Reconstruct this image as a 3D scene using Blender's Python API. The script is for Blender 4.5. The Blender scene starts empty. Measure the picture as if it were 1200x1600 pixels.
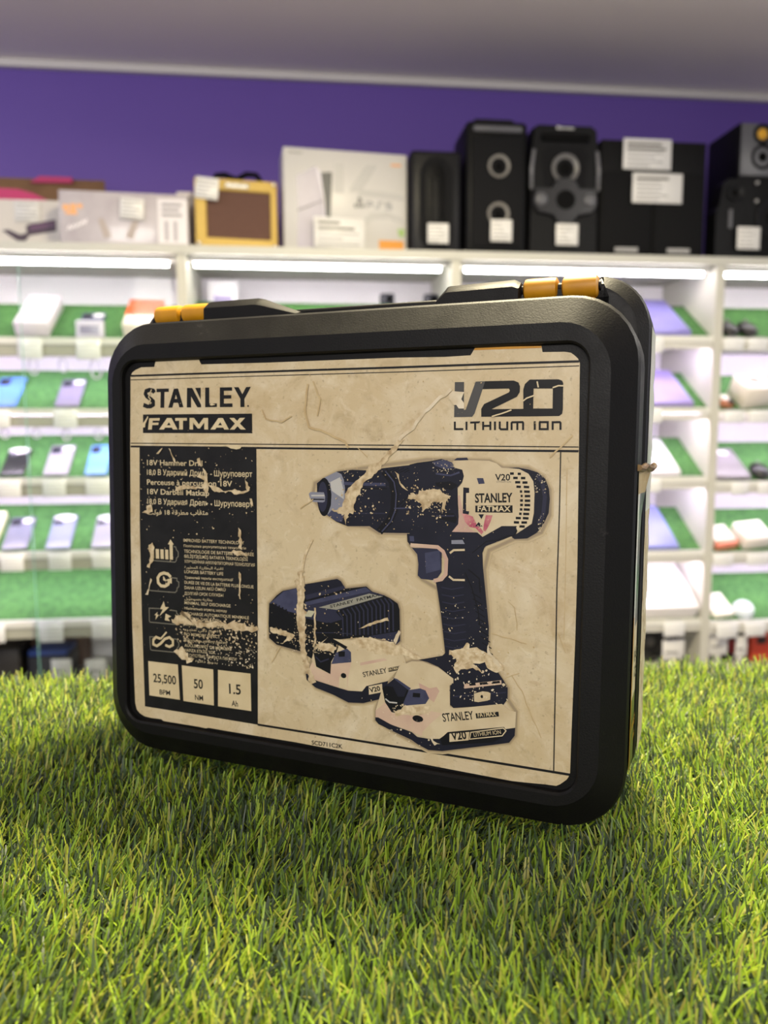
# A tool case standing on artificial turf in a second-hand electronics shop
import bpy, bmesh, math, random
import numpy as np
from mathutils import Matrix, Vector
from math import sin, cos, pi, radians

scene = bpy.context.scene
COL = scene.collection

# ------------------------------------------------------------------ camera
cam_data = bpy.data.cameras.new('camera')
cam = bpy.data.objects.new('camera', cam_data)
COL.objects.link(cam)
PITCH, ROLL = radians(6.35), radians(-0.196)
fwd = Vector((0, cos(PITCH), -sin(PITCH)))
up0 = Vector((0, sin(PITCH), cos(PITCH)))
rt0 = Vector((1, 0, 0))
rt = rt0 * cos(ROLL) + up0 * sin(ROLL)
up = up0 * cos(ROLL) - rt0 * sin(ROLL)
CAM = Vector((0, 0, 1.33))
cam.matrix_world = Matrix(((rt.x, up.x, -fwd.x, CAM.x), (rt.y, up.y, -fwd.y, CAM.y),
                           (rt.z, up.z, -fwd.z, CAM.z), (0, 0, 0, 1)))
cam_data.sensor_fit = 'VERTICAL'
cam_data.sensor_height = 36.0
cam_data.lens = 27.0
cam_data.clip_start = 0.02
cam_data.dof.use_dof = True
cam_data.dof.focus_distance = 0.455
cam_data.dof.aperture_fstop = 6.2
scene.camera = cam

# ------------------------------------------------------------------ light and exposure
scene.view_settings.view_transform = 'Standard'
scene.view_settings.look = 'None'
scene.view_settings.gamma = 1.0
scene.view_settings.use_curve_mapping = False
scene.view_settings.exposure = 0.0
world = bpy.data.worlds.new('world')
scene.world = world
world.use_nodes = True
world.node_tree.nodes['Background'].inputs[0].default_value = (0.86, 0.88, 1.0, 1)
world.node_tree.nodes['Background'].inputs[1].default_value = 0.52


def area(name, loc, target, size, power, color, sy=None):
    d = bpy.data.lights.new(name, 'AREA')
    d.energy = power
    d.color = color
    d.shape = 'RECTANGLE'
    d.size = size
    d.size_y = sy or size
    o = bpy.data.objects.new(name, d)
    COL.objects.link(o)
    o.location = loc
    o.rotation_euler = (Vector(target) - Vector(loc)).to_track_quat('-Z', 'Y').to_euler()
    return o


# ceiling spot almost straight above the turf, a little behind the case
area('ceiling_lamp_light', (0.20, 0.90, 2.54), (0.1, 0.7, 1.0), 0.26, 88.0, (1.0, 0.87, 0.58))
# unseen fill added behind the camera, kept low to brighten the label
area('fill_light', (-0.5, -2.1, 2.15), (0.0, 0.6, 1.2), 1.2, 46.0, (1.0, 0.94, 0.87), 0.8)
area('fill_light', (-2.0, 0.9, 2.5), (-1.2, 2.6, 1.6), 0.5, 16.0, (0.93, 0.92, 1.0))  # fill aimed at the left end of the shelf wall
area('fill_light', (1.9, 0.9, 2.3), (0.2, 0.6, 1.1), 0.7, 22.0, (1.0, 0.95, 0.88))  # unseen fill added on the right to brighten the case's side

# ------------------------------------------------------------------ helpers
SW = radians(6.391)                      # the shelf wall is turned a little from the camera
SD = Vector((cos(SW), sin(SW), 0))
SN = Vector((-sin(SW), cos(SW), 0))
WALLM = Matrix.Rotation(SW, 4, 'Z')


def shelf_pt(x, dep, z):
    p = SD * x + SN * (2.4 + dep)
    return Vector((p.x, p.y, z))


def lin(c):
    c /= 255.0
    return c / 12.92 if c <= 0.04045 else ((c + 0.055) / 1.055) ** 2.4


def rgb(h):
    return (lin(int(h[0:2], 16)), lin(int(h[2:4], 16)), lin(int(h[4:6], 16)), 1)


MATS = {}


def mat(h, rough=0.5, metal=0.0, emit=0.0, noise=None, spec=None, bump=None, coat=0.0):
    key = (h, rough, metal, emit, noise, spec, bump, coat)
    if key in MATS:
        return MATS[key]
    m = bpy.data.materials.new('surface_' + h)
    m.use_nodes = True
    nt = m.node_tree
    b = nt.nodes['Principled BSDF']
    b.inputs['Base Color'].default_value = rgb(h)
    b.inputs['Roughness'].default_value = rough
    b.inputs['Metallic'].default_value = metal
    if spec is not None:
        b.inputs['Specular IOR Level'].default_value = spec
    if coat:
        b.inputs['Coat Weight'].default_value = coat
    if emit:
        b.inputs['Emission Color'].default_value = rgb(h)
        b.inputs['Emission Strength'].default_value = emit
    if noise or bump:
        tc = nt.nodes.new('ShaderNodeTexCoord')
    if noise:
        sc, h2 = noise
        n = nt.nodes.new('ShaderNodeTexNoise')
        n.inputs['Scale'].default_value = sc
        n.inputs['Detail'].default_value = 6
        r = nt.nodes.new('ShaderNodeValToRGB')
        r.color_ramp.elements[0].position = 0.35
        r.color_ramp.elements[1].position = 0.68
        r.color_ramp.elements[0].color = rgb(h)
        r.color_ramp.elements[1].color = rgb(h2)
        nt.links.new(tc.outputs['Object'], n.inputs['Vector'])
        nt.links.new(n.outputs['Fac'], r.inputs['Fac'])
        nt.links.new(r.outputs['Color'], b.inputs['Base Color'])
    if bump:
        sc, st = bump
        n = nt.nodes.new('ShaderNodeTexNoise')
        n.inputs['Scale'].default_value = sc
        n.inputs['Detail'].default_value = 4
        bp = nt.nodes.new('ShaderNodeBump')
        bp.inputs['Strength'].default_value = st
        bp.inputs['Distance'].default_value = 0.001
        nt.links.new(tc.outputs['Object'], n.inputs['Vector'])
        nt.links.new(n.outputs['Fac'], bp.inputs['Height'])
        nt.links.new(bp.outputs['Normal'], b.inputs['Normal'])
    MATS[key] = m
    return m


class MB:
    """collects faces for ONE mesh object"""

    def __init__(self):
        self.v, self.f, self.mi, self.mats, self.sm = [], [], [], [], []

    def slot(self, m):
        if m not in self.mats:
            self.mats.append(m)
        return self.mats.index(m)

    def add(self, vs, fs, m, smooth=False):
        o = len(self.v)
        s = self.slot(m)
        self.v += [tuple(p) for p in vs]
        for f in fs:
            self.f.append(tuple(i + o for i in f))
            self.mi.append(s)
            self.sm.append(smooth)
        return self

    def box(self, x0, x1, y0, y1, z0, z1, m, M=None):
        vs = [Vector((x, y, z)) for z in (z0, z1) for y in (y0, y1) for x in (x0, x1)]
        if M is not None:
            vs = [M @ p for p in vs]
        return self.add(vs, [(0, 2, 3, 1), (4, 5, 7, 6), (0, 1, 5, 4), (2, 6, 7, 3), (0, 4, 6, 2), (1, 3, 7, 5)], m)

    def rbox(self, x0, x1, y0, y1, z0, z1, r, m, seg=3, M=None):
        bm = bmesh.new()
        bmesh.ops.create_cube(bm, size=1)
        for p in bm.verts:
            p.co = Vector(((x0 + x1) / 2 + p.co.x * (x1 - x0), (y0 + y1) / 2 + p.co.y * (y1 - y0),
                           (z0 + z1) / 2 + p.co.z * (z1 - z0)))
        bmesh.ops.bevel(bm, geom=bm.edges[:], offset=r, segments=seg, profile=0.5, affect='EDGES')
        bm.verts.index_update()
        vs = [p.co.copy() for p in bm.verts]
        if M is not None:
            vs = [M @ p for p in vs]
        fs = [[q.index for q in f.verts] for f in bm.faces]
        bm.free()
        return self.add(vs, fs, m, True)

    def loft(self, rings, m, cap0=False, cap1=False, smooth=True):
        n = len(rings[0])
        vs = [p for r in rings for p in r]
        fs = []
        for k in range(len(rings) - 1):
            for i in range(n):
                j = (i + 1) % n
                fs.append((k * n + i, k * n + j, (k + 1) * n + j, (k + 1) * n + i))
        if cap0:
            fs.append(tuple(range(n - 1, -1, -1)))
        if cap1:
            fs.append(tuple((len(rings) - 1) * n + i for i in range(n)))
        return self.add(vs, fs, m, smooth)

    def prism(self, poly, y0, y1, m, axis='y'):
        """poly in (x,z), extruded along y"""
        r0 = [(x, y0, z) for x, z in poly]
        r1 = [(x, y1, z) for x, z in poly]
        return self.loft([r0, r1], m, True, True, False)

    def lathe(self, prof, c, axis, m, n=32, cap=False):
        """prof: list of (radius, along); axis 'x','y','z'"""
        rings = []
        for r, a in prof:
            ring = []
            for i in range(n):
                t = 2 * pi * i / n
                p, q = r * cos(t), r * sin(t)
                if axis == 'y':
                    ring.append((c[0] + p, c[1] + a, c[2] + q))
                elif axis == 'z':
                    ring.append((c[0] + p, c[1] + q, c[2] + a))
                else:
                    ring.append((c[0] + a, c[1] + p, c[2] + q))
            rings.append(ring)
        return self.loft(rings, m, cap, cap)

    def tube(self, pts, r, m, n=8):
        pts = [Vector(p) for p in pts]
        rings = []
        for i, p in enumerate(pts):
            t = (pts[min(i + 1, len(pts) - 1)] - pts[max(i - 1, 0)]).normalized()
            a = t.cross(Vector((0, 0.13, 1))).normalized()
            b = t.cross(a)
            rings.append([p + (a * cos(2 * pi * k / n) + b * sin(2 * pi * k / n)) * r for k in range(n)])
        return self.loft(rings, m, True, True)

    def flat(self, poly, y, m):
        """flat polygon in (x,z) at depth y, facing -y"""
        return self.add([(a, y, b) for a, b in poly], [tuple(range(len(poly)))], m)

    def ellipse(self, cx, cz, rx, rz, y, m, n=28):
        return self.flat([(cx + rx * cos(2 * pi * i / n), cz + rz * sin(2 * pi * i / n)) for i in range(n)], y, m)

    def stroke(self, pts, wd, y, m, closed=False):
        pts = [Vector(p) for p in pts]
        n = len(pts)
        L, R_ = [], []
        for i in range(n):
            a = pts[i - 1] if (i > 0 or closed) else None
            c = pts[(i + 1) % n] if (i < n - 1 or closed) else None
            d1 = (pts[i] - a).normalized() if a is not None else None
            d2 = (c - pts[i]).normalized() if c is not None else None
            if d1 is None: d1 = d2
            if d2 is None: d2 = d1
            t = (d1 + d2)
            t = t.normalized() if t.length > 1e-6 else d1
            nn = Vector((-t.y, t.x))
            k = wd / 2 / max(0.45, nn.dot(Vector((-d1.y, d1.x))))
            L.append(pts[i] + nn * k)
            R_.append(pts[i] - nn * k)
        rg = range(n if closed else n - 1)
        for i in rg:
            j = (i + 1) % n
            self.flat([L[i], L[j], R_[j], R_[i]], y, m)
        return self

    def text(self, body, p0, p1, cap, y, m, bold=0.0):
        """lettering with baseline p0-p1 in (x,z), capital height cap"""
        me = text_mesh(body, bold)
        if me is None:
            return self
        vs, fs, x0, x1 = me
        p0, p1 = Vector(p0), Vector(p1)
        d = p1 - p0
        s = 1.0 / (x1 - x0)
        nn = Vector((-d.y, d.x)).normalized() * (cap / 0.7)
        out = []
        for (a, b) in vs:
            q = p0 + d * ((a - x0) * s) + nn * b
            out.append((q.x, y, q.y))
        return self.add(out, fs, m)

    def build(self, name, parent=None, M=None, scale=None, off=(0, 0, 0), auto=None):
        me = bpy.data.meshes.new(name)
        vs = self.v
        if scale:
            vs = [((a - off[0]) * scale, (b - off[1]) * scale, (c - off[2]) * scale) for a, b, c in vs]
        me.from_pydata(vs, [], self.f)
        for m in self.mats:
            me.materials.append(m)
        me.polygons.foreach_set('material_index', self.mi)
        me.polygons.foreach_set('use_smooth', self.sm)
        me.update()
        if auto:
            me.set_sharp_from_angle(angle=radians(auto))
        o = bpy.data.objects.new(name, me)
        COL.objects.link(o)
        if parent is not None:
            o.parent = parent
        if M is not None:
            o.matrix_world = M
        return o


_tc = {}


def text_mesh(body, bold):
    key = (body, bold)
    if key in _tc:
        return _tc[key]
    c = bpy.data.curves.new('lettering', 'FONT')
    c.body = body
    c.resolution_u = 3
    c.offset = bold
    o = bpy.data.objects.new('lettering', c)
    COL.objects.link(o)
    dg = bpy.context.evaluated_depsgraph_get()
    me = bpy.data.meshes.new_from_object(o.evaluated_get(dg))
    vs = [(p.co.x, p.co.y) for p in me.vertices]
    fs = [tuple(f.vertices) for f in me.polygons]
    bpy.data.objects.remove(o)
    bpy.data.curves.remove(c)
    bpy.data.meshes.remove(me)
    r = None
    if vs:
        xs = [p[0] for p in vs]
        r = (vs, fs, min(xs), max(xs))
    _tc[key] = r
    return r


def tag(o, label, cat, group=None, kind=None):
    o['label'] = label
    o['category'] = cat
    if group:
        o['group'] = group
    if kind:
        o['kind'] = kind
    return o


def structure(o):
    o['kind'] = 'structure'
    return o


def empty(name, M):
    o = bpy.data.objects.new(name, None)
    o.empty_display_size = 0.05
    COL.objects.link(o)
    o.matrix_world = M
    return o


def on_shelf(x, dep, z, rot=0.0):
    return Matrix.Translation(shelf_pt(x, dep, z)) @ Matrix.Rotation(SW + rot, 4, 'Z')


# ------------------------------------------------------------------ room shell
M_PURPLE = mat('60459A', 0.6, noise=(1.2, '5C4198'))
b = MB()
b.box(-4, 4.5, 0.5, 0.6, 0, 2.6, M_PURPLE)
structure(b.build('wall_back', M=Matrix.Translation(shelf_pt(0, 0, 0)) @ WALLM))
b = MB()
b.box(-4.5, 4.5, -3.5, 4.5, 2.575, 2.68, mat('E8E2E0', 0.55))
structure(b.build('ceiling'))
b = MB()
b.box(-4.5, 4.5, -3.5, 4.5, -0.1, 0.0, mat('8C8780', 0.5, noise=(3.0, '96918A')))
structure(b.build('floor'))
b = MB()
b.box(-4, 4.5, 0.478, 0.499, 2.55, 2.574, mat('C9C4C0', 0.5))
structure(b.build('trim_1', M=Matrix.Translation(shelf_pt(0, 0, 0)) @ WALLM))

# ------------------------------------------------------------------ shelving units
M_WHITE = mat('FBF7FC', 0.45)
M_LIP = mat('D6D5CF', 0.5)
M_TOPB = mat('B9B8B0', 0.5)
M_FASCIA = mat('A3A294', 0.55)
M_FASCIA2 = mat('C9C7C0', 0.55)
M_POST = mat('C0BEB4', 0.5)
M_TURF = mat('335E2E', 0.9, noise=(60.0, '4C7C40'), bump=(500.0, 1.0))
M_LED = mat('F4E6FF', 0.5, emit=52.0)
M_LEDT = mat('FFF8FA', 0.5, emit=30.0)
DEPTH = 0.38
RAMP = math.atan2(0.125, 0.19)
UNITS = {}


def shelving_unit(key, x0, x1, top, lips, base, label):
    e = empty('shelving_unit', on_shelf((x0 + x1) / 2, 0, 0))
    tag(e, label, 'shelves', 'white shelving units along the purple wall')
    hw = (x1 - x0) / 2 - 0.0004
    t = 0.014

    def part(name, *boxes):
        q = MB()
        for bx in boxes:
            q.box(*bx)
        o = q.build(name, e)
        return o
    part('side_panel', (-hw, -hw + t, 0.0, DEPTH, 0, top, M_POST))
    part('side_panel', (hw - t, hw, 0.0, DEPTH, 0, top, M_POST))
    ih = hw - t - 0.0003
    part('back_panel', (-ih, ih, DEPTH - 0.012, DEPTH, 0.02, top - 0.002, M_WHITE))
    part('top_board', (-hw, hw, -0.006, DEPTH + 0.05, top + 0.0003, top + 0.026, M_TOPB))
    part('led_strip', (-ih + 0.02, ih - 0.03, 0.03, 0.042, top - 0.028, top - 0.016, M_LEDT))
    part('led_rail', (-ih + 0.005, ih - 0.005, 0.026, 0.05, top - 0.0155, top - 0.0005, M_LIP))
    part('base_board', (-ih, ih, 0.004, DEPTH - 0.0125, base - 0.02, base, M_LIP))
    part('plinth', (-ih, ih, 0.03, 0.045, 0.0, base - 0.021, M_FASCIA))
    for k, z in enumerate(lips):
        part('shelf_board', (-ih, ih, 0.002, DEPTH - 0.0125, z - 0.02, z, M_LIP))
        fh, fm = (0.055, M_FASCIA) if key in 'AB' else (0.040, M_FASCIA2)
        part('shelf_fascia', (-ih, ih, 0.008, 0.02, z - fh, z - 0.0205, fm))
        if k < len(lips) - 1:
            part('led_strip', (-ih + 0.02, ih - 0.02, 0.024, 0.034, z - 0.032, z - 0.0205, M_LED))
        q = MB()
        q.add([(-ih, 0.022, z + .001), (ih, 0.022, z + .001), (ih, 0.212, z + 0.126), (-ih, 0.212, z + 0.126),
               (-ih, 0.026, z + .0005), (ih, 0.026, z + .0005), (ih, 0.216, z + 0.121), (-ih, 0.216, z + 0.121)],
              [(0, 1, 2, 3), (4, 7, 6, 5), (0, 4, 5, 1), (3, 2, 6, 7), (0, 3, 7, 4), (1, 5, 6, 2)], M_TURF)
        q.build('turf_liner', e)
    UNITS[key] = (x0, x1, top, lips, base)
    return e


shelving_unit('A', -1.25, -0.334, 1.840, [1.595, 1.387, 1.180, 0.955, 0.742], 0.52,
              'white shelving unit at the far left, with rows of phones on turf')
shelving_unit('B', -0.334, 0.4966, 1.840, [1.61, 1.389, 1.172, 0.935, 0.71], 0.52,
              'white shelving unit directly behind the tool case, under the amplifier and console box')
shelving_unit('C', 0.4966, 1.3608, 1.840, [1.618, 1.389, 1.162, 0.914, 0.680], 0.50,
              'white shelving unit with laptops leaning on turf, right of the tool case')
shelving_unit('D', 1.3608, 2.2, 1.840, [1.614, 1.380, 1.145, 0.905, 0.668], 0.50,
              'white shelving unit at the right edge holding small white boxes')

# glass sliding panes in front of the left and the middle unit
gm = bpy.data.materials.new('clear_glass')
gm.use_nodes = True
nt = gm.node_tree
nt.nodes.remove(nt.nodes['Principled BSDF'])
tr = nt.nodes.new('ShaderNodeBsdfTransparent')
tr.inputs[0].default_value = (0.97, 0.99, 0.98, 1)
gl = nt.nodes.new('ShaderNodeBsdfGlossy')
gl.inputs['Roughness'].default_value = 0.05
fr = nt.nodes.new('ShaderNodeFresnel')
fr.inputs[0].default_value = 1.25
mx = nt.nodes.new('ShaderNodeMixShader')
nt.links.new(fr.outputs[0], mx.inputs[0])
nt.links.new(tr.outputs[0], mx.inputs[1])
nt.links.new(gl.outputs[0], mx.inputs[2])
nt.links.new(mx.outputs[0], nt.nodes['Material Output'].inputs[0])
M_EDGE = mat('8FC7B8', 0.2)
for gx0, gx1, gd, lab in ((-0.788, -0.36, -0.03, 'clear glass sliding pane before the left shelving unit, green edge among the phones'),):
    g = MB()
    g.box(gx0, gx1, 0, 0.005, 0, 1.33, gm)
    o = g.build('glass_pane', M=on_shelf(0, gd, 0.49))
    tag(o, lab, 'glass door')
    g = MB()
    g.box(gx0 - 0.0022, gx0 - 0.0002, 0, 0.005, 0, 1.33, M_EDGE)
    g.build('pane_edge', o)
    g = MB()
    g.box(gx0, gx1, -0.004, 0.0335, -0.012, -0.0005, M_LIP)
    g.build('pane_runner', o)

# ------------------------------------------------------------------ the tool case
S = 0.00087                                   # case units are 0.87 mm
CU = Vector((0.9264, -0.3765, 0.0))           # along the case's width
CN = Vector((0.3763, 0.9258, -0.0365))        # into its depth
CV = Vector((0.0138, 0.0338, 0.9993))         # up its height
C0 = Vector((-0.2039, 0.6253, 0.0409)) * 0.87 + CAM    # upper left corner of the printed frame on the label
OFF = (180, 60, -310)
CB = C0 + (CU * OFF[0] + CN * OFF[1] + CV * OFF[2]) * S
CASE_M = Matrix(((CU.x, CN.x, CV.x, CB.x), (CU.y, CN.y, CV.y, CB.y), (CU.z, CN.z, CV.z, CB.z), (0, 0, 0, 1)))
case = empty('tool_case', CASE_M)
tag(case, 'black plastic drill case with yellow latches and scuffed beige label, standing on artificial turf', 'tool case')


def plastic(name, h, scuff):
    m = bpy.data.materials.new(name)
    m.use_nodes = True
    t = m.node_tree
    bs = t.nodes['Principled BSDF']
    tc = t.nodes.new('ShaderNodeTexCoord')
    mp = t.nodes.new('ShaderNodeMapping')
    mp.inputs['Scale'].default_value = (1, 1, 1)
    n1 = t.nodes.new('ShaderNodeTexNoise'); n1.inputs['Scale'].default_value = 38; n1.inputs['Detail'].default_value = 9
    n1.inputs['Roughness'].default_value = 0.72
    n2 = t.nodes.new('ShaderNodeTexNoise'); n2.inputs['Scale'].default_value = 900; n2.inputs['Detail'].default_value = 2
    r = t.nodes.new('ShaderNodeValToRGB')
    r.color_ramp.elements[0].position = 0.66
    r.color_ramp.elements[0].color = rgb(h)
    r.color_ramp.elements[1].position = 0.80
    r.color_ramp.elements[1].color = rgb(scuff)
    rr = t.nodes.new('ShaderNodeMapRange')
    rr.inputs['From Min'].default_value = 0.3; rr.inputs['From Max'].default_value = 0.7
    rr.inputs['To Min'].default_value = 0.40; rr.inputs['To Max'].default_value = 0.58
    bs.inputs['Specular IOR Level'].default_value = 0.2
    bp = t.nodes.new('ShaderNodeBump'); bp.inputs['Strength'].default_value = 0.25; bp.inputs['Distance'].default_value = 0.0004
    t.links.new(tc.outputs['Object'], n1.inputs['Vector'])
    t.links.new(tc.outputs['Object'], n2.inputs['Vector'])
    t.links.new(n1.outputs['Fac'], r.inputs['Fac'])
    t.links.new(r.outputs['Color'], bs.inputs['Base Color'])
    t.links.new(n1.outputs['Fac'], rr.inputs['Value'])
    t.links.new(rr.outputs['Result'], bs.inputs['Roughness'])
    t.links.new(n2.outputs['Fac'], bp.inputs['Height'])
    t.links.new(bp.outputs['Normal'], bs.inputs['Normal'])
    return m


M_BLACK = plastic('black_plastic', '100F0F', '4A4545')
M_GAP = mat('080808', 0.7)
M_YEL = mat('C98C08', 0.5, noise=(60.0, 'B67C0C'))


def rrect(x0, x1, z0, z1, r, n=8):
    pts = []
    for cx, cz, a0 in ((x1 - r, z1 - r, 0), (x0 + r, z1 - r, 90), (x0 + r, z0 + r, 180), (x1 - r, z0 + r, 270)):
        for i in range(n + 1):
            a = radians(a0 + 90 * i / n)
            pts.append((cx + r * cos(a), cz + r * sin(a)))
    return pts


def at_w(poly, w):
    return [(x, w, z) for x, z in poly]


def cbuild(q, name, parent=None, auto=35):
    o = q.build(name, None, None, S, OFF, auto)
    o.parent = parent or case
    return o


# front half: framed lid with a recess for the label
q = MB()
q.loft([at_w(rrect(6, 350, -268, 2, 8), 1.2), at_w(rrect(-5.5, 359.5, -281, 10.5, 13), 1.2),
        at_w(rrect(-5.8, 359.8, -281.5, 11.5, 14), -2.6), at_w(rrect(-7, 361, -283, 12.5, 15), -4),
        at_w(rrect(-14.5, 373.5, -290.5, 24, 32), -4),
        at_w(rrect(-29.5, 388.6, -308, 41.2, 43), 8), at_w(rrect(-31, 390, -309.5, 43, 44), 11),
        at_w(rrect(-31, 390, -309.5, 43, 44), 48), at_w(rrect(-29, 388, -307.5, 41, 42), 50.5),
        at_w(rrect(-20, 379, -298, 32, 33), 50.5)], M_BLACK, True, True)
lid = cbuild(q, 'lid', auto=22)
q = MB()
q.loft([at_w(rrect(-24, 383, -302, 34, 37), 50.6), at_w(rrect(-24, 383, -302, 34, 37), 55.4)], M_GAP, True, True)
cbuild(q, 'seal')


def shell(e):
    """outline of the rear half with its two raised ears, shrunk by e"""
    pts = []
    L, R_, B, T, N = -35 + e, 392 - e, -309.5 + e, 68 - e, 40 - e

    def arc(cx, cz, r, a0, a1, n=9):
        for i in range(n + 1):
            a = radians(a0 + (a1 - a0) * i / n)
            pts.append((cx + r * cos(a), cz + r * sin(a)))
    arc(R_ - 38, T - 40, 38, 0, 80)
    pts.append((R_ - 34 + e * 1.4, T - 2.4))
    pts.append((R_ - 35 + e * 1.4, T - 3.2))
    pts.append((R_ - 35 + e * 1.4, N))
    pts.append((170, N))
    pts.append((L + 20 - e * 1.4, N))
    pts.append((L + 20 - e * 1.4, T - 3))
    pts.append((L + 19.4 - e * 1.4, T - 2.3))
    arc(L + 27, T - 29, 28, 108, 180)
    arc(L + 44, B + 44, 44, 180, 270)
    arc(R_ - 44, B + 44, 44, 270, 360)
    return pts


q = MB()
q.loft([at_w(shell(16), 55.5), at_w(shell(9), 55.5), at_w(shell(7), 56.2), at_w(shell(1), 63), at_w(shell(0), 66), at_w(shell(0), 118),
        at_w(shell(6), 125), at_w(shell(16), 128)], M_BLACK, True, True)
rear = cbuild(q, 'rear_shell', auto=22)

# yellow latch barrels
for u0, u1 in ((-14, 11.5), (14.2, 40), (306, 330), (333, 357.5)):
    q = MB()
    q.lathe([(5.5, u0), (7.6, u0 + 1.2), (7.9, u0 + 3), (7.9, u1 - 3), (7.6, u1 - 1.2), (5.5, u1)],
            (0, 54.5, 57), 'x', M_YEL, 28, True)
    q.rbox(u0 + 2, u1 - 2, 53, 61, 44.5, 52, 1.2, M_YEL)
    cbuild(q, 'latch')
for u0, u1 in ((-13, 39), (307, 356.5)):
    q = MB()
    q.lathe([(3.2, u0 - 2.5), (3.2, u1 + 2.5)], (0, 54.5, 57.5), 'x', M_BLACK, 16, True)
    q.box(u0 + 22.5, u0 + 30, 51, 60, 43.5, 56, M_BLACK)
    cbuild(q, 'latch_pin')
# handle mounts: faceted black housings
for poly, tp in (([(41, 43.2), (41, 56.5), (41, 64), (43, 65), (90, 65), (96, 63.6), (128, 52), (128.5, 43.2)], 0),
                 ([(243, 43.2), (243, 54), (250, 62.5), (252, 63.2), (300, 64.3), (304.5, 62), (304.5, 56), (304.5, 43.2)], 1)):
    cx = sum(p[0] for p in poly) / len(poly)

    def ins(k, dz):
        return [(cx + (p[0] - cx) * k, 43.2 + (p[1] - 43.2) * dz) for p in poly]
    q = MB()
    q.loft([at_w(ins(0.985, 0.70), 42), at_w(ins(1, 0.74), 42.8), at_w(ins(1, 1), 50), at_w(ins(1, 1), 88), at_w(ins(0.97, 0.8), 96)],
           M_BLACK, True, True, False)
    cbuild(q, 'handle_mount')
q = MB()
q.rbox(112, 246, 58, 84, 45.5, 56, 2.5, M_BLACK)
q.rbox(126, 245, 52, 60, 43.4, 49.5, 1.2, M_BLACK)
cbuild(q, 'carry_handle')
q = MB()
q.tube([(232, 49, 43.5), (233, 49, 46.5), (236, 49, 48.4), (244, 49, 49)], 1.0, M_BLACK)
cbuild(q, 'handle_clip')

# ---- the printed label
M_PAPER = bpy.data.materials.new('aged_label_paper')
M_PAPER.use_nodes = True
t = M_PAPER.node_tree
bs = t.nodes['Principled BSDF']
bs.inputs['Roughness'].default_value = 0.42
tc = t.nodes.new('ShaderNodeTexCoord')
cur = None
prev = rgb('C9B793')
for sc, det, lo, hi, colr, dist in ((9, 8, 0.40, 0.66, 'B9A075', 0.6), (26, 9, 0.48, 0.74, 'E3D8C0', 1.2), (60, 10, 0.54, 0.74, '96805A', 1.0),
                                    (15, 10, 0.58, 0.68, 'A98D60', 1.8), (120, 8, 0.55, 0.75, 'DDD0B4', 1.0), (420, 3, 0.62, 0.76, '7C6B50', 0.0)):
    n = t.nodes.new('ShaderNodeTexNoise')
    n.inputs['Scale'].default_value = sc
    n.inputs['Detail'].default_value = det
    n.inputs['Distortion'].default_value = dist
    n.inputs['Roughness'].default_value = 0.62
    t.links.new(tc.outputs['Object'], n.inputs['Vector'])
    mr = t.nodes.new('ShaderNodeMapRange')
    mr.inputs['From Min'].default_value = lo
    mr.inputs['From Max'].default_value = hi
    mr.inputs['To Max'].default_value = 0.5
    t.links.new(n.outputs['Fac'], mr.inputs['Value'])
    mx = t.nodes.new('ShaderNodeMix')
    mx.data_type = 'RGBA'
    t.links.new(mr.outputs['Result'], mx.inputs['Factor'])
    if cur is None:
        mx.inputs[6].default_value = prev
    else:
        t.links.new(cur, mx.inputs[6])
    mx.inputs[7].default_value = rgb(colr)
    cur = mx.outputs[2]
t.links.new(cur, bs.inputs['Base Color'])

INK = mat('121112', 0.5, noise=(90.0, '1A191A'), spec=0.25)
INKG = mat('403E3B', 0.4)
CREAM = mat('D2C09A', 0.42, noise=(50.0, 'C3B088'))
PALE = mat('D9CCB2', 0.5, noise=(120.0, 'C2AE8A'))
TORN = mat('D3C09C', 0.75, noise=(260.0, 'A58C66'))
STAIN = mat('B3996C', 0.5, noise=(120.0, 'C2AC80'))
FIBRE = mat('B39B74', 0.8, noise=(300.0, 'DCCBA8'))
NAVY = mat('151622', 0.5, noise=(60.0, '1B1C2A'), spec=0.25)
NAVY2 = mat('292A3D', 0.5, spec=0.25)
NAVY3 = mat('42445C', 0.5, noise=(150.0, '373950'), spec=0.25)
DEEP = mat('0B0B11', 0.5, spec=0.25)
STEEL = mat('7F808C', 0.4)
STEEL2 = mat('B7B4AE', 0.4)
SHELLC = mat('CFBE9C', 0.42, noise=(60.0, 'BFAB87'))
PINK = mat('BC9A88', 0.42, noise=(50.0, 'CBB096'))
RED = mat('A8475C', 0.5, noise=(160.0, 'C98A84'))
LAYER = [0]
q = MB()
paper = [(0.25,-6.24),(0.37,0.12),(2.15,2.87),(5.37,4.80),(11.11,6.74),(23.83,6.64),(24.61,9.22),(25.57,11.33),(43.97,11.53),(66.07,11.00),(68.21,7.18),(128.34,6.50),(180.88,6.48),(229.90,6.41),(264.59,5.67),(282.39,6.07),(285.57,11.18),(329.37,10.11),(330.09,6.31),(344.27,5.96),(348.08,5.21),(350.32,3.52),(352.56,1.45),(353.83,-1.59),(354.02,-14.59),(354.80,-54.92),(356.00,-130.36),(356.07,-178.84),(355.48,-239.30),(355.31,-267.78),(354.32,-270.99),(353.14,-272.93),(349.08,-276.69),(346.61,-278.22),(338.60,-278.54),(331.79,-279.13),(317.08,-280.11),(271.83,-279.27),(233.47,-278.42),(193.01,-279.46),(150.26,-278.81),(87.37,-279.21),(72.36,-279.10),(69.93,-279.98),(63.22,-279.66),(28.81,-279.89),(26.27,-278.64),(15.95,-279.04),(9.45,-278.61),(4.89,-276.81),(1.65,-274.00),(0.11,-268.23),(-1.69,-204.79),(-1.91,-125.25),(-1.03,-57.52)]
q.flat(paper, 0.6, M_PAPER)
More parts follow.
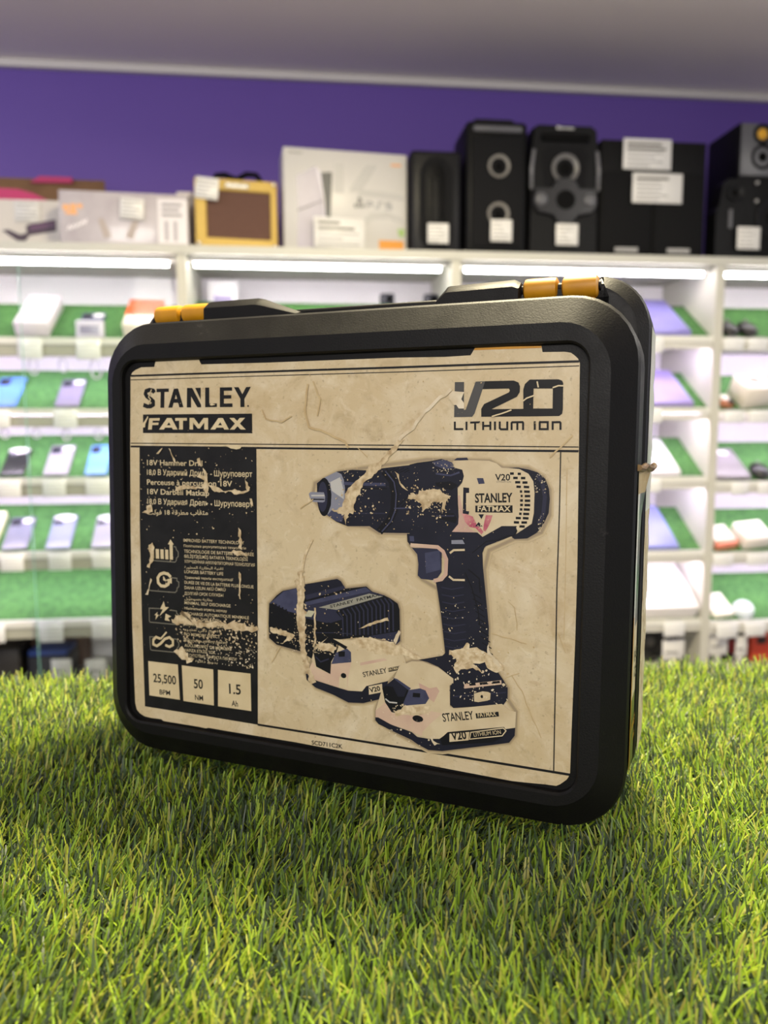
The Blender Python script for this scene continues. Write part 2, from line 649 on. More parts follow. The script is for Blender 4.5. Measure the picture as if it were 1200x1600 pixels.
q.flat([(284.51,9.34),(285.79,11.26),(329.37,10.23),(329.49,8.97)], 0.4, M_YEL)


def ly():
    LAYER[0] += 1
    return 0.5 - LAYER[0] * 0.003


def P(pts, m):
    q.flat(pts, ly(), m)


def ST(pts, w, m, closed=False):
    q.stroke(pts, w, ly(), m, closed)


def TX(s, a, b_, cap, m, bold=0.012):
    q.text(s, a, b_, cap, ly(), m, bold)


def jag(pts, amp, seed, step=3.0, closed=True):
    """roughen an outline the way torn paper is rough"""
    rnd = random.Random(seed)
    out = []
    n = len(pts)
    for i in range(n if closed else n - 1):
        a, c = Vector(pts[i]), Vector(pts[(i + 1) % n])
        k = max(1, int((c - a).length / step))
        for j in range(k):
            p = a.lerp(c, j / k)
            out.append((p.x + rnd.uniform(-amp, amp), p.y + rnd.uniform(-amp, amp)))
    if not closed:
        out.append(pts[-1])
    return out


# rules of the printed frame
ST([(0.57,0.22),(65.96,0.18),(128.33,-0.01),(229.99,-0.27),(293.42,-0.19),(353.40,-0.38)], 1.5, INK)
ST([(0.51,-2.98),(128.33,-3.16),(230.03,-3.43),(353.48,-3.18)], 0.6, INK)
ST([(-0.44,-53.64),(128.26,-53.81),(230.66,-53.96),(354.58,-54.31)], 0.7, INK)
ST([(-0.49,-56.27),(128.26,-56.67),(230.69,-56.80),(354.66,-56.95)], 1.5, INK)
ST([(117.75,-269.87),(171.89,-269.67),(233.35,-269.47),(271.66,-269.18),(355.10,-269.12)], 1.7, INK)
ST([(343.42,-57.45),(343.67,-96.17),(343.41,-146.29),(344.09,-201.39),(344.66,-268.29)], 0.8, INK)
ST([(347.79,-69.27),(348.56,-125.00),(348.86,-179.58)], 0.4, STAIN)
ST([(352.18,-67.97),(347.76,-68.04),(347.83,-91.88)], 0.4, STAIN)
P([(8.37,-56.01),(117.31,-56.65),(117.46,-85.53),(117.73,-129.25),(118.09,-183.36),(117.98,-269.94),(69.41,-269.86),(10.24,-270.11),(8.30,-193.20),(7.51,-119.57)], INK)

# maker's name
P([(25.86,-10.51),(37.73,-10.58),(37.70,-13.23),(33.53,-13.24),(33.13,-25.53),(29.39,-25.58),(29.80,-13.25),(25.82,-13.27)], INK)
ST([(23.76,-13.60),(22.64,-11.91),(18.99,-11.28),(15.75,-12.14),(14.90,-14.35),(16.37,-16.42),(20.02,-18.42),(22.51,-20.41),(22.47,-23.00),(19.93,-24.26),(16.47,-24.21),(12.79,-23.05)], 3.3, INK)
P([(42.54,-10.86),(45.22,-10.83),(44.72,-14.73),(40.90,-25.54),(36.97,-25.58)], INK)
P([(44.10,-10.85),(46.55,-10.77),(51.47,-25.39),(47.48,-25.43),(44.28,-14.72)], INK)
P([(42.66,-18.80),(46.01,-18.85),(46.86,-21.87),(41.73,-21.80)], INK)
P([(54.95,-10.58),(58.78,-10.58),(58.62,-25.66),(54.56,-25.61)], INK)
P([(56.59,-10.62),(59.88,-10.69),(67.90,-23.71),(67.88,-25.69),(64.41,-25.64),(58.39,-16.62)], INK)
P([(62.60,-10.62),(67.70,-10.64),(67.61,-19.84)], INK)
P([(71.80,-10.59),(75.55,-10.68),(75.45,-22.92),(82.39,-22.84),(82.37,-25.60),(71.66,-25.64)], INK)
P([(85.13,-10.80),(96.15,-10.86),(96.14,-13.51),(88.80,-13.44),(88.78,-16.72),(95.39,-16.75),(95.37,-19.40),(88.76,-19.38),(88.74,-23.02),(96.40,-23.04),(96.38,-25.78),(85.02,-25.72)], INK)
P([(97.72,-10.90),(101.87,-10.90),(105.15,-16.32),(108.57,-10.96),(112.66,-10.97),(106.99,-19.86),(106.96,-25.91),(103.35,-25.95),(103.38,-19.80)], INK)
P([(109.54,-24.54),(110.77,-24.56),(110.77,-25.78),(109.54,-25.77)], INK)
P([(12.31,-30.68),(113.61,-30.89),(113.77,-45.62),(12.06,-45.45)], INK)


P([(35.73,-33.65),(40.00,-33.68),(38.17,-36.24),(32.43,-42.68),(27.88,-42.67)], CREAM)
P([(36.86,-33.66),(40.00,-33.68),(45.71,-42.70),(41.23,-42.69),(37.38,-36.61)], CREAM)
P([(34.75,-39.36),(40.38,-39.38),(41.48,-41.22),(33.14,-41.20)], CREAM)
P([(83.69,-34.00),(87.71,-34.03),(86.00,-36.52),(80.64,-42.76),(76.36,-42.75)], CREAM)
P([(84.75,-34.01),(87.71,-34.03),(93.14,-42.78),(88.92,-42.77),(85.26,-36.87)], CREAM)
P([(82.80,-39.54),(88.10,-39.56),(89.15,-41.34),(81.29,-41.32)], CREAM)
P([(18.39,-33.71),(28.70,-33.60),(28.44,-35.64),(21.81,-35.69),(21.56,-37.27),(27.51,-37.20),(27.25,-39.05),(21.30,-39.12),(20.78,-42.66),(17.09,-42.74)], CREAM)
P([(43.59,-33.71),(54.69,-33.70),(54.66,-35.79),(50.90,-35.86),(50.82,-42.71),(47.27,-42.70),(47.35,-35.84),(43.56,-35.91)], CREAM)
P([(57.11,-33.72),(61.27,-33.75),(65.80,-38.75),(70.18,-33.81),(74.28,-33.84),(74.20,-42.75),(70.75,-42.74),(70.80,-37.33),(66.64,-41.92),(64.68,-41.92),(60.36,-37.28),(60.30,-42.72),(57.01,-42.72)], CREAM)
P([(93.61,-33.98),(97.80,-34.01),(108.13,-42.80),(103.58,-42.80)], CREAM)
P([(102.79,-34.05),(107.44,-34.00),(98.06,-42.87),(93.87,-42.87)], CREAM)
# battery platform mark and its line of lettering
P([(271.85,-11.38),(278.31,-11.43),(278.44,-30.02),(279.77,-29.82),(286.24,-11.41),(292.78,-11.26),(285.90,-32.54),(284.29,-34.65),(271.72,-34.77)], INKG)
P([(292.78,-11.26),(311.83,-11.32),(315.02,-12.64),(316.13,-15.25),(316.01,-18.86),(314.19,-21.92),(297.51,-29.71),(319.62,-29.76),(319.74,-34.62),(290.55,-34.70),(290.44,-29.42),(292.34,-26.28),(308.83,-18.92),(309.44,-17.69),(308.77,-16.43),(291.04,-16.47)], INK)
P([(318.58,-29.75),(318.27,-17.35),(319.23,-13.77),(322.28,-10.97),(340.72,-11.25),(342.97,-12.11),(343.81,-13.55),(343.91,-17.18),(325.02,-16.78),(325.05,-30.03)], INK)
P([(318.57,-29.54),(344.06,-29.84),(343.75,-33.09),(341.87,-34.59),(318.70,-34.71)], INK)
P([(337.32,-16.43),(343.88,-16.17),(344.09,-30.75),(337.50,-30.68)], INK)
for pl in ([(272.33,-37.77),(272.42,-42.82),(278.35,-42.83)], [(280.48,-37.82),(280.59,-43.48)], [(283.04,-38.47),(289.86,-38.29)], [(286.46,-38.28),(286.56,-43.48)],
           [(291.93,-37.88),(292.04,-43.49)], [(296.82,-37.80),(296.94,-43.50)], [(291.98,-40.74),(296.88,-40.65)], [(299.95,-37.82),(300.08,-43.50)],
           [(303.18,-37.84),(303.28,-42.25),(304.05,-42.98),(308.32,-42.99),(308.21,-37.87)], [(311.21,-43.52),(311.10,-38.93),(311.62,-38.41),(318.26,-38.34),(318.70,-38.86),(318.81,-43.53)],
           [(314.90,-38.42),(315.02,-43.52)], [(326.28,-37.87),(326.43,-43.44)], [(329.50,-38.40),(329.62,-42.93),(334.77,-42.94),(334.65,-38.42),(329.09,-38.40)],
           [(337.95,-43.45),(337.82,-38.54),(342.28,-38.46),(342.81,-39.08),(342.93,-43.46)]):
    ST(pl, 1.35, INK)

# product names in six languages
TX('18V Hammer Drill', (15.70,-71.13), (68.76,-70.94), 4.3, CREAM)
TX('18,0 В Ударний Дриль - Шуруповерт', (15.57,-78.85), (113.66,-78.54), 4.3, CREAM)
TX('Perceuse à percussion 18V', (15.44,-86.78), (95.83,-86.19), 4.3, CREAM)
TX('18V Darbeli Matkap', (15.66,-94.33), (74.84,-94.03), 4.3, CREAM)
TX('18,0 В Ударная Дрель - Шуруповерт', (15.53,-102.29), (114.10,-101.37), 4.3, CREAM)
AR = '\uFE8F\uFE8E\uFED7\uFE8E\uFEE3'


def arabic(s):
    """shape and reverse a short right-to-left line"""
    F_ = {'ا': 0xFE8D, 'ب': 0xFE8F, 'ت': 0xFE95, 'ة': 0xFE93, 'ث': 0xFE99, 'ج': 0xFE9D, 'ح': 0xFEA1, 'د': 0xFEA9, 'ذ': 0xFEAB,
          'ر': 0xFEAD, 'ز': 0xFEAF, 'س': 0xFEB1, 'ش': 0xFEB5, 'ص': 0xFEB9, 'ض': 0xFEBD, 'ط': 0xFEC1, 'ع': 0xFEC9, 'غ': 0xFECD,
          'ف': 0xFED1, 'ق': 0xFED5, 'ك': 0xFED9, 'ل': 0xFEDD, 'م': 0xFEE1, 'ن': 0xFEE5, 'ه': 0xFEE9, 'و': 0xFEED, 'ي': 0xFEF1}
    NJ = 'اةدذرزو'
    out = []
    for i, c in enumerate(s):
        if c not in F_:
            out.append(c)
            continue
        pre = i > 0 and s[i - 1] in F_ and s[i - 1] not in NJ
        nxt = i < len(s) - 1 and s[i + 1] in F_ and c not in NJ
        out.append(chr(F_[c] + (1 if pre and not nxt else 2 if nxt and not pre else 3 if pre and nxt else 0)))
    return ''.join(reversed(out))


TX(arabic('فولت') + ' 18 ' + arabic('مطرقة') + ' ' + arabic('مثقاب'), (15.63,-110.83), (73.63,-108.88), 3.6, CREAM)
for s, a, b_, c in (
        ('IMPROVED BATTERY TECHNOLOGY', (50.36,-131.14), (106.27,-130.32), 2.5),
        ('Поліпшена акумуляторна технологія', (50.58,-135.26), (108.00,-134.09), 1.9),
        ('TECHNOLOGIE DE BATTERIE AMÉLIORÉE', (50.92,-139.82), (114.93,-138.74), 2.5),
        ('GELİŞTİRİLMİŞ BATARYA TEKNOLOJİSİ', (50.88,-143.84), (109.58,-142.73), 2.5),
        ('УЛУЧШЕННАЯ АККУМУЛЯТОРНАЯ ТЕХНОЛОГИЯ', (51.10,-147.86), (115.76,-146.85), 2.3),
        (arabic('تقنية البطارية المطورة'), (51.05,-152.45), (87.46,-151.12), 2.0),
        ('LONGER BATTERY LIFE', (51.00,-156.15), (87.43,-155.51), 2.5),
        ('Тривалий термін експлуатації', (51.09,-160.52), (96.33,-159.25), 1.9),
        ('DURÉE DE VIE DE LA BATTERIE PLUS LONGUE', (51.04,-164.68), (114.60,-163.64), 2.4),
        ('DAHA UZUN AKÜ ÖMRÜ', (50.99,-168.96), (89.27,-167.89), 2.5),
        ('ДОЛГИЙ СРОК СЛУЖБЫ', (50.93,-173.58), (87.32,-172.33), 2.3),
        (arabic('بطارية بعمر طويل'), (50.89,-177.64), (76.95,-176.61), 2.0),
        ('MINIMAL SELF DISCHARGE', (50.85,-181.14), (93.92,-180.14), 2.4),
        ('Мінімальна втрата заряду', (50.80,-185.33), (90.57,-184.18), 1.9),
        ('DÉCHARGE AUTOMATIQUE MINIMALE', (50.75,-189.85), (110.54,-187.97), 2.4),
        ('MİNİMAL ŞARJ KAYBI', (50.70,-193.93), (83.31,-192.70), 2.4),
        ('МИНИМАЛЬНЫЙ САМОРАЗРЯД', (50.24,-198.51), (89.72,-197.07), 2.2),
        (arabic('تفريغ ذاتي محدود'), (50.19,-202.60), (82.60,-200.88), 2.0),
        ('NO MEMORY EFFECT', (50.15,-206.58), (83.99,-205.52), 2.4),
        ("Відсутність ефекту пам'яті", (50.09,-211.13), (90.41,-209.53), 1.9),
        ('AUCUN EFFET DE MÉMOIRE', (50.45,-215.65), (94.74,-214.17), 2.4),
        ('HAFIZA ETKİSİ YOK', (50.40,-219.53), (79.87,-218.57), 2.4),
        ('ОТСУТСТВИЕ ЭФФЕКТА ПАМЯТИ', (50.63,-223.50), (98.79,-221.70), 2.2),
        (arabic('بدون ذاكرة'), (60.67,-227.03), (81.77,-226.09), 1.8)):
    TX(s, a, b_, c, CREAM, 0.006)
# figures
P([(14.31,-231.49),(43.75,-231.02),(45.44,-259.83),(15.11,-260.10)], CREAM)
P([(47.56,-231.16),(77.55,-231.07),(77.98,-260.14),(48.84,-260.30)], CREAM)
P([(81.99,-230.89),(111.76,-230.35),(112.29,-259.91),(81.78,-260.19)], CREAM)
TX('25,500', (19.26,-248.20), (41.90,-247.70), 7.0, INK, 0.018)
TX('BPM', (25.42,-257.81), (35.99,-257.37), 4.0, INK, 0.018)
TX('50', (59.11,-248.29), (67.78,-247.98), 7.4, INK, 0.018)
TX('NM', (60.08,-257.88), (67.83,-257.65), 4.2, INK, 0.018)
TX('1.5', (92.23,-248.45), (102.98,-248.06), 7.8, INK, 0.018)
TX('Ah', (94.49,-258.12), (100.26,-258.01), 4.4, INK, 0.018)
TX('SCD711C2K', (164.95,-278.26), (190.40,-277.45), 3.2, INK, 0.012)
# four battery pictograms
GRY = mat('6A6558', 0.45)
for pl in ([(16.94,-147.18),(18.04,-148.02),(42.08,-147.98),(43.45,-146.43),(43.47,-144.75),(45.24,-143.18),(45.29,-139.59),(43.56,-138.01),(42.91,-135.80),(40.89,-135.35)],
           [(16.53,-172.19),(17.64,-172.79),(41.76,-172.50),(43.55,-171.00),(43.85,-168.72),(45.48,-167.47),(45.53,-163.74),(43.92,-163.07),(43.67,-160.83),(38.52,-160.75)],
           [(26.48,-186.87),(16.01,-187.43),(16.11,-198.17),(16.95,-198.90),(41.43,-198.44),(43.09,-196.80),(43.52,-194.48),(44.90,-193.22),(44.93,-190.38),(43.18,-189.40),(42.93,-187.38),(36.80,-187.12)],
           [(24.73,-210.63),(16.33,-211.01),(16.87,-221.30),(17.98,-221.99),(41.82,-221.26),(43.21,-219.62),(43.51,-217.30),(44.89,-216.01),(44.92,-213.15),(43.57,-212.15),(43.32,-210.46),(39.23,-210.31)]):
    ST(pl, 0.9, GRY)
for pl in ([(21.67,-138.13),(21.83,-146.08),(19.47,-146.00),(19.31,-138.15)], [(23.19,-138.38),(26.50,-138.42),(26.67,-146.12),(23.35,-146.21)], [(27.88,-138.45),(31.04,-138.39),(31.20,-146.07),(28.04,-146.15)],
           [(32.55,-138.41),(35.55,-138.35),(35.72,-146.13),(32.71,-146.20)], [(36.97,-134.11),(35.34,-133.97),(37.98,-129.90),(41.04,-133.89),(39.96,-133.94),(40.07,-146.19),(36.94,-146.16)]):
    P(pl, CREAM)
ST([(37.84,-160.34),(35.14,-158.04),(31.04,-157.42),(27.30,-158.81),(25.05,-161.82),(25.40,-165.79),(28.13,-168.10),(31.85,-168.16),(35.03,-166.44),(36.57,-163.60)], 2.5, CREAM)
P([(32.75,-162.97),(38.79,-160.84),(38.72,-165.71)], CREAM)
P([(30.31,-160.31),(31.14,-160.25),(33.69,-164.27),(30.27,-163.38)], CREAM)
P([(30.71,-180.45),(26.89,-187.18),(29.65,-187.17),(25.97,-193.23),(35.73,-184.93),(32.03,-185.02)], CREAM)
P([(24.63,-189.67),(21.24,-192.51),(22.91,-192.82),(22.16,-196.46),(25.70,-192.11),(23.76,-191.82)], CREAM)
P([(32.36,-190.36),(31.46,-195.94),(36.68,-196.26),(34.65,-193.82),(37.83,-192.16)], CREAM)
ST([(26.80,-211.57),(22.64,-210.61),(19.80,-213.21),(19.75,-216.93),(23.23,-217.95),(27.02,-215.59),(31.24,-211.35),(35.81,-209.51),(39.21,-211.68),(39.16,-215.47),(35.71,-217.33),(31.59,-216.26)], 2.1, CREAM)
ST([(27.08,-211.77),(33.12,-205.42)], 1.4, CREAM)

# soft printed outline behind the pictured goods
for wdt, m in ((5.0, mat('C2AF8A', 0.45, noise=(60.0, 'BBA782'))), (3.2, mat('B19E79', 0.45, noise=(60.0, 'A99671'))), (1.8, mat('98866A', 0.45))):
    for pl in ([(166.88,-81.90),(186.45,-73.13),(221.20,-67.99),(240.31,-65.47),(253.38,-63.53),(296.94,-63.82),(306.12,-68.34),(322.68,-68.48),(332.39,-73.70),(337.14,-81.88),(337.58,-98.48),(332.51,-110.00),(323.40,-114.67),(314.92,-115.11),(297.79,-123.77),(294.98,-136.94),(298.90,-175.92),(298.93,-197.92),(269.54,-201.22),(262.23,-152.53),(250.92,-147.09),(248.05,-144.60),(247.85,-131.13),(241.10,-122.98),(239.57,-115.42),(217.82,-116.04),(208.89,-111.90),(194.34,-111.64),(175.32,-104.07),(164.82,-92.73)],
               [(128.66,-174.06),(135.14,-167.24),(140.27,-163.43),(155.46,-159.44),(185.50,-151.11),(188.51,-152.54),(192.14,-157.75),(208.63,-154.86),(213.32,-158.28),(222.56,-160.25),(232.86,-165.29),(234.27,-169.44),(235.01,-191.87),(232.10,-194.86),(222.92,-192.24),(168.06,-203.26),(164.99,-212.63),(160.02,-224.55),(168.18,-234.01),(183.00,-237.53),(195.15,-241.76),(207.07,-240.49),(224.55,-234.31),(239.10,-210.78),(204.28,-192.29),(177.88,-195.51),(154.31,-209.04),(135.12,-205.02),(128.63,-200.51)],
               [(216.86,-244.77),(221.55,-228.83),(231.05,-218.74),(234.64,-210.07),(244.00,-205.50),(252.26,-204.76),(270.58,-207.86),(305.74,-206.61),(312.79,-216.23),(312.78,-223.85),(318.81,-231.62),(318.44,-247.90),(314.60,-253.48),(303.01,-256.83),(275.60,-264.47),(267.56,-266.75),(257.34,-267.57),(249.01,-264.65),(228.86,-257.57),(216.72,-251.97)]):
        ST(pl, wdt, m, True)
# ---- printed picture: the drill
P([(176.99,-104.94),(170.49,-101.61),(168.97,-96.27),(168.41,-81.94),(173.38,-78.26),(184.20,-73.15),(196.81,-71.60),(210.15,-71.80),(221.38,-69.87),(241.52,-67.41),(246.00,-65.82),(255.80,-65.34),(267.62,-63.68),(268.49,-113.47),(239.45,-115.06),(218.14,-115.76),(210.54,-111.48),(193.25,-112.27),(184.43,-109.55)], NAVY)
P([(173.38,-78.26),(184.20,-73.15),(188.12,-74.84),(190.09,-78.77),(191.11,-84.91),(191.41,-100.82),(188.84,-109.35),(184.42,-109.10),(176.99,-104.94),(179.92,-97.68),(180.37,-89.65),(178.84,-81.69)], STEEL)
P([(179.33,-80.79),(187.16,-77.07),(190.15,-86.71),(190.19,-92.89),(180.35,-86.98)], STEEL2)
P([(180.43,-101.23),(190.27,-104.41),(188.84,-109.35),(184.42,-109.10),(176.99,-104.94)], NAVY3)
q.ellipse(*(174.44,-91.79), 5.6, 14.0, ly(), DEEP)
q.ellipse(*(173.24,-91.65), 3.9, 11.0, ly(), NAVY2)
P([(161.90,-89.75),(163.41,-88.36),(174.22,-88.40),(175.23,-91.59),(174.95,-94.99),(173.46,-95.76),(165.45,-95.67),(162.61,-92.43)], STEEL)
ST([(163.92,-91.04),(174.63,-90.71)], 1.2, STEEL2)
ST([(163.93,-93.74),(174.65,-93.57)], 0.9, DEEP)
ST([(190.11,-81.41),(197.85,-81.66),(222.44,-81.48)], 2.2, NAVY3)
ST([(204.58,-84.99),(223.40,-84.30)], 0.8, DEEP)
ST([(197.05,-102.81),(222.67,-101.80)], 0.8, NAVY2)
ST([(221.40,-72.02),(227.51,-78.78),(229.47,-88.18),(229.14,-99.39),(225.53,-107.32),(218.14,-115.06)], 5.5, DEEP)
ST([(222.33,-72.01),(228.90,-79.60),(230.66,-88.14),(230.06,-99.35),(226.92,-107.26),(220.01,-114.97)], 0.9, NAVY3)
for k in range(9):
    ST([(a + k * 3.3, c) for a, c in [(229.70,-69.73),(223.27,-72.85)]], 0.7, DEEP)
    ST([(a + k * 3.0, c) for a, c in [(238.20,-90.48),(231.87,-96.70)]], 0.7, DEEP)
ST([(229.13,-98.10),(249.60,-96.92)], 0.8, NAVY3)
ST([(240.62,-67.85),(247.00,-73.24),(250.69,-79.92),(251.90,-89.20),(250.97,-98.56),(247.96,-108.06),(243.08,-114.71)], 1.5, NAVY3)
ST([(246.90,-66.48),(254.13,-72.26),(257.80,-79.75),(259.01,-88.98),(258.10,-98.30),(254.69,-107.76),(247.61,-114.49)], 1.5, NAVY2)
for pl in ([(250.69,-80.35),(255.14,-80.24)], [(248.32,-71.52),(250.56,-71.48)], [(254.13,-100.99),(256.18,-100.91)], [(253.29,-104.25),(255.52,-104.16)], [(251.10,-107.49),(253.79,-107.38)], [(248.45,-110.60),(251.16,-111.50)]):
    ST(pl, 1.5, SHELLC)
# gearbox and motor housing
P([(240.33,-67.24),(245.96,-65.83),(257.09,-64.36),(263.49,-62.97),(270.80,-65.21),(272.85,-68.91),(278.27,-70.11),(279.51,-74.40),(278.25,-78.74),(275.17,-82.29),(275.63,-92.70),(276.46,-103.12),(276.10,-108.37),(271.65,-112.96),(250.44,-115.33),(241.01,-116.43)], NAVY)
P([(257.10,-65.23),(264.41,-63.39),(271.25,-65.47),(272.67,-68.91),(266.34,-69.89),(258.99,-67.83)], NAVY3)
P([(259.17,-79.21),(270.12,-78.07),(275.59,-80.54),(271.14,-84.14),(260.14,-81.81)], DEEP)
ST([(259.53,-73.07),(270.05,-74.16),(276.33,-71.87)], 1.2, NAVY3)
P([(259.53,-101.18),(272.78,-99.78),(275.10,-103.18),(274.26,-106.71),(261.42,-103.75)], DEEP)
ST([(260.01,-102.04),(273.26,-101.51)], 1.2, NAVY2)
P([(272.13,-63.81),(274.35,-62.23),(281.50,-61.88),(282.61,-63.93)], NAVY2)
P([(271.68,-64.16),(282.42,-63.59),(296.51,-63.83),(301.75,-65.45),(305.26,-68.35),(317.21,-68.74),(323.17,-71.64),(326.48,-76.74),(327.42,-84.23),(327.18,-97.64),(326.09,-104.41),(319.88,-109.09),(316.51,-110.10),(306.15,-107.69),(293.37,-114.84),(289.60,-112.09),(271.65,-112.61),(276.08,-107.07),(276.46,-103.12),(275.28,-83.15),(278.43,-78.74),(279.51,-74.40),(278.27,-70.11),(272.85,-68.73)], SHELLC)
P([(271.65,-112.61),(276.08,-107.07),(276.48,-99.63),(275.36,-87.49),(277.07,-87.44),(279.54,-99.51),(284.22,-109.74),(289.61,-112.26)], PINK)
P([(309.55,-68.28),(316.35,-68.00),(323.11,-69.14),(329.00,-70.86),(334.07,-74.91),(336.72,-81.47),(337.39,-88.09),(336.89,-97.26),(334.01,-104.06),(330.01,-110.12),(323.40,-114.41),(314.92,-115.28),(313.01,-114.01),(319.88,-109.09),(326.10,-104.58),(327.35,-97.64),(327.42,-84.23),(326.40,-76.75),(323.18,-71.97),(317.22,-68.99)], NAVY)
ST([(329.04,-72.52),(332.51,-78.26),(334.21,-86.53),(333.42,-97.40),(330.69,-104.21)], 2.5, NAVY2)
P([(279.21,-82.01),(283.32,-82.24),(283.38,-85.52),(281.25,-85.76),(281.48,-97.87),(283.63,-98.05),(283.32,-100.23),(279.18,-99.70)], NAVY)
P([(288.42,-75.50),(292.82,-75.40),(294.03,-79.05),(289.82,-79.49)], NAVY3)
TX('STANLEY', (287.60,-91.94), (313.15,-90.74), 6.0, INK, 0.03)
P([(287.82,-94.01),(313.11,-92.94),(313.23,-97.85),(287.91,-98.58)], INK)
TX('FATMAX', (289.49,-97.74), (311.93,-97.05), 3.6, CREAM, 0.02)
TX('V20', (300.96,-76.75), (311.11,-76.52), 4.2, INK, 0.02)
TX('LITHIUM ION', (302.03,-78.17), (311.66,-78.11), 1.2, INKG, 0.0)
for pl in ([(310.92,-72.05),(313.47,-72.00)],[(316.02,-72.12),(318.14,-72.07)],[(313.11,-74.87),(316.09,-74.80)],[(318.20,-74.84),(321.15,-74.78)],[(314.46,-77.70),(317.85,-77.62)],[(319.29,-77.75),(322.65,-77.67)],[(315.38,-80.54),(318.34,-80.63)],[(320.20,-80.58),(323.82,-80.65)],[(317.74,-83.68),(319.26,-83.63)],[(320.53,-83.60),(324.31,-83.65)],[(318.32,-86.60),(319.67,-86.56)],[(321.02,-86.61),(324.64,-86.49)],[(318.05,-89.56),(319.91,-89.50)],[(321.10,-89.63),(324.71,-89.51)],[(318.12,-92.51),(319.98,-92.44)],[(321.00,-92.49),(324.79,-92.44)],[(318.03,-95.47),(319.72,-95.40)],[(320.56,-95.37),(324.61,-95.39)],[(317.58,-98.27),(319.28,-98.37)],[(320.30,-98.33),(324.26,-98.26)],[(315.44,-101.24),(318.84,-101.18)],[(320.11,-101.13),(323.91,-101.14)],[(314.23,-104.09),(317.72,-104.11)],[(319.25,-104.04),(322.97,-103.88)],[(317.96,-106.64),(321.52,-106.64)]):
    ST(pl, 1.6, DEEP)
P(jag([(277.23,-96.12),(278.65,-99.98),(281.33,-99.44),(286.73,-101.83),(289.50,-106.90),(293.57,-111.46),(292.28,-113.00),(288.22,-109.55),(284.20,-108.87),(280.54,-104.69)], 0.5, 3), RED)
P(jag([(295.52,-99.74),(299.89,-99.74),(299.11,-103.89),(294.88,-110.97),(293.54,-110.17),(294.73,-104.08)], 0.5, 4), RED)
P([(290.06,-99.79),(293.94,-99.64),(292.25,-102.98)], NAVY)
P([(287.92,-108.01),(290.34,-104.96),(293.23,-107.94)], NAVY)
# handle
P([(239.09,-115.45),(241.10,-122.98),(261.74,-123.18),(266.40,-126.46),(268.51,-131.64),(268.05,-141.86),(264.90,-146.08),(260.75,-147.72),(262.26,-154.76),(264.83,-169.77),(268.02,-193.72),(269.09,-202.17),(299.39,-198.75),(298.81,-192.64),(298.90,-175.92),(296.75,-157.73),(294.08,-136.14),(293.42,-125.75),(294.67,-122.21),(297.68,-118.59),(306.27,-112.99),(314.78,-109.16),(316.42,-106.54),(306.13,-107.01),(293.20,-114.94),(289.60,-112.09),(271.65,-112.52),(241.00,-115.35)], NAVY)
P([(306.13,-107.01),(315.57,-106.58),(316.67,-109.92),(315.05,-113.57),(312.32,-113.71),(299.44,-119.36),(292.47,-122.34),(287.22,-126.12),(292.42,-119.74),(293.20,-114.94)], NAVY)
ST([(316.48,-109.08),(314.44,-113.00),(310.59,-113.20),(303.74,-116.55),(295.90,-117.82),(286.33,-126.17)], 0.7, DEEP)
P([(239.09,-115.51),(268.49,-113.47),(268.64,-122.32),(258.49,-122.88),(241.38,-122.80),(239.53,-120.91)], NAVY)
P([(240.93,-116.97),(244.20,-116.80),(244.62,-120.64),(241.35,-120.56)], NAVY3)
P([(243.03,-125.12),(263.61,-124.41),(264.76,-127.44),(264.80,-140.75),(262.10,-144.68),(258.41,-146.73),(249.97,-146.44),(247.48,-144.19),(247.93,-136.51),(246.88,-129.39)], NAVY2)
P([(252.51,-128.16),(263.17,-125.76),(264.31,-139.00),(253.67,-142.41)], NAVY3)
ST([(241.87,-123.21),(261.75,-123.54),(265.67,-126.33),(268.15,-131.66),(267.86,-141.87),(264.89,-145.64),(259.35,-147.11)], 2.6, PINK)
P([(271.57,-118.24),(279.43,-117.65),(281.02,-120.36),(271.61,-120.87)], STEEL)
ST([(270.54,-127.28),(273.23,-125.01),(281.09,-124.38)], 1.4, SHELLC)
ST([(270.18,-143.22),(273.33,-145.47),(281.49,-145.06)], 1.4, SHELLC)
ST([(283.87,-137.69),(291.57,-143.28),(292.39,-152.83)], 0.9, DEEP)
ST([(281.51,-139.86),(286.38,-149.57),(291.36,-165.64),(292.47,-174.70)], 0.8, DEEP)
for k in range(15):
    ST([(a + k * 0.35, c - k * 5.1) for a, c in [(264.98,-151.20),(272.28,-152.12),(280.76,-150.00)]], 0.7, NAVY2)
for k in range(11):
    ST([(a + k * 1.0, c - k * 4.2) for a, c in [(286.45,-153.23),(293.03,-156.72)]], 0.7, DEEP)
# foot of the drill on its battery
P([(249.16,-203.92),(266.41,-199.04),(270.36,-195.19),(298.74,-192.61),(306.22,-206.55),(309.64,-210.90),(312.79,-216.23),(312.78,-223.85),(310.03,-228.05),(275.07,-234.95),(272.63,-233.11),(272.39,-219.40),(274.76,-217.63),(274.69,-214.22),(263.52,-207.22),(255.34,-204.71)], NAVY)
ST([(274.92,-226.91),(311.73,-219.22)], 0.8, NAVY2)
P([(282.49,-217.15),(308.23,-211.27),(308.57,-214.09),(282.55,-220.26)], PINK)
for pl in ([(286.13,-217.09),(290.52,-216.15)], [(293.42,-215.60),(299.20,-214.30)], [(301.60,-213.81),(307.30,-212.53)]):
    ST(pl, 1.6, DEEP)
P([(289.48,-222.87),(290.64,-222.43),(295.47,-220.55),(299.33,-220.44),(301.08,-221.17),(300.89,-225.62),(298.50,-226.71),(292.71,-228.45),(289.78,-228.36)], SHELLC)
q.ellipse(*(295.06,-224.27), 0.9, 1.1, ly(), INK)
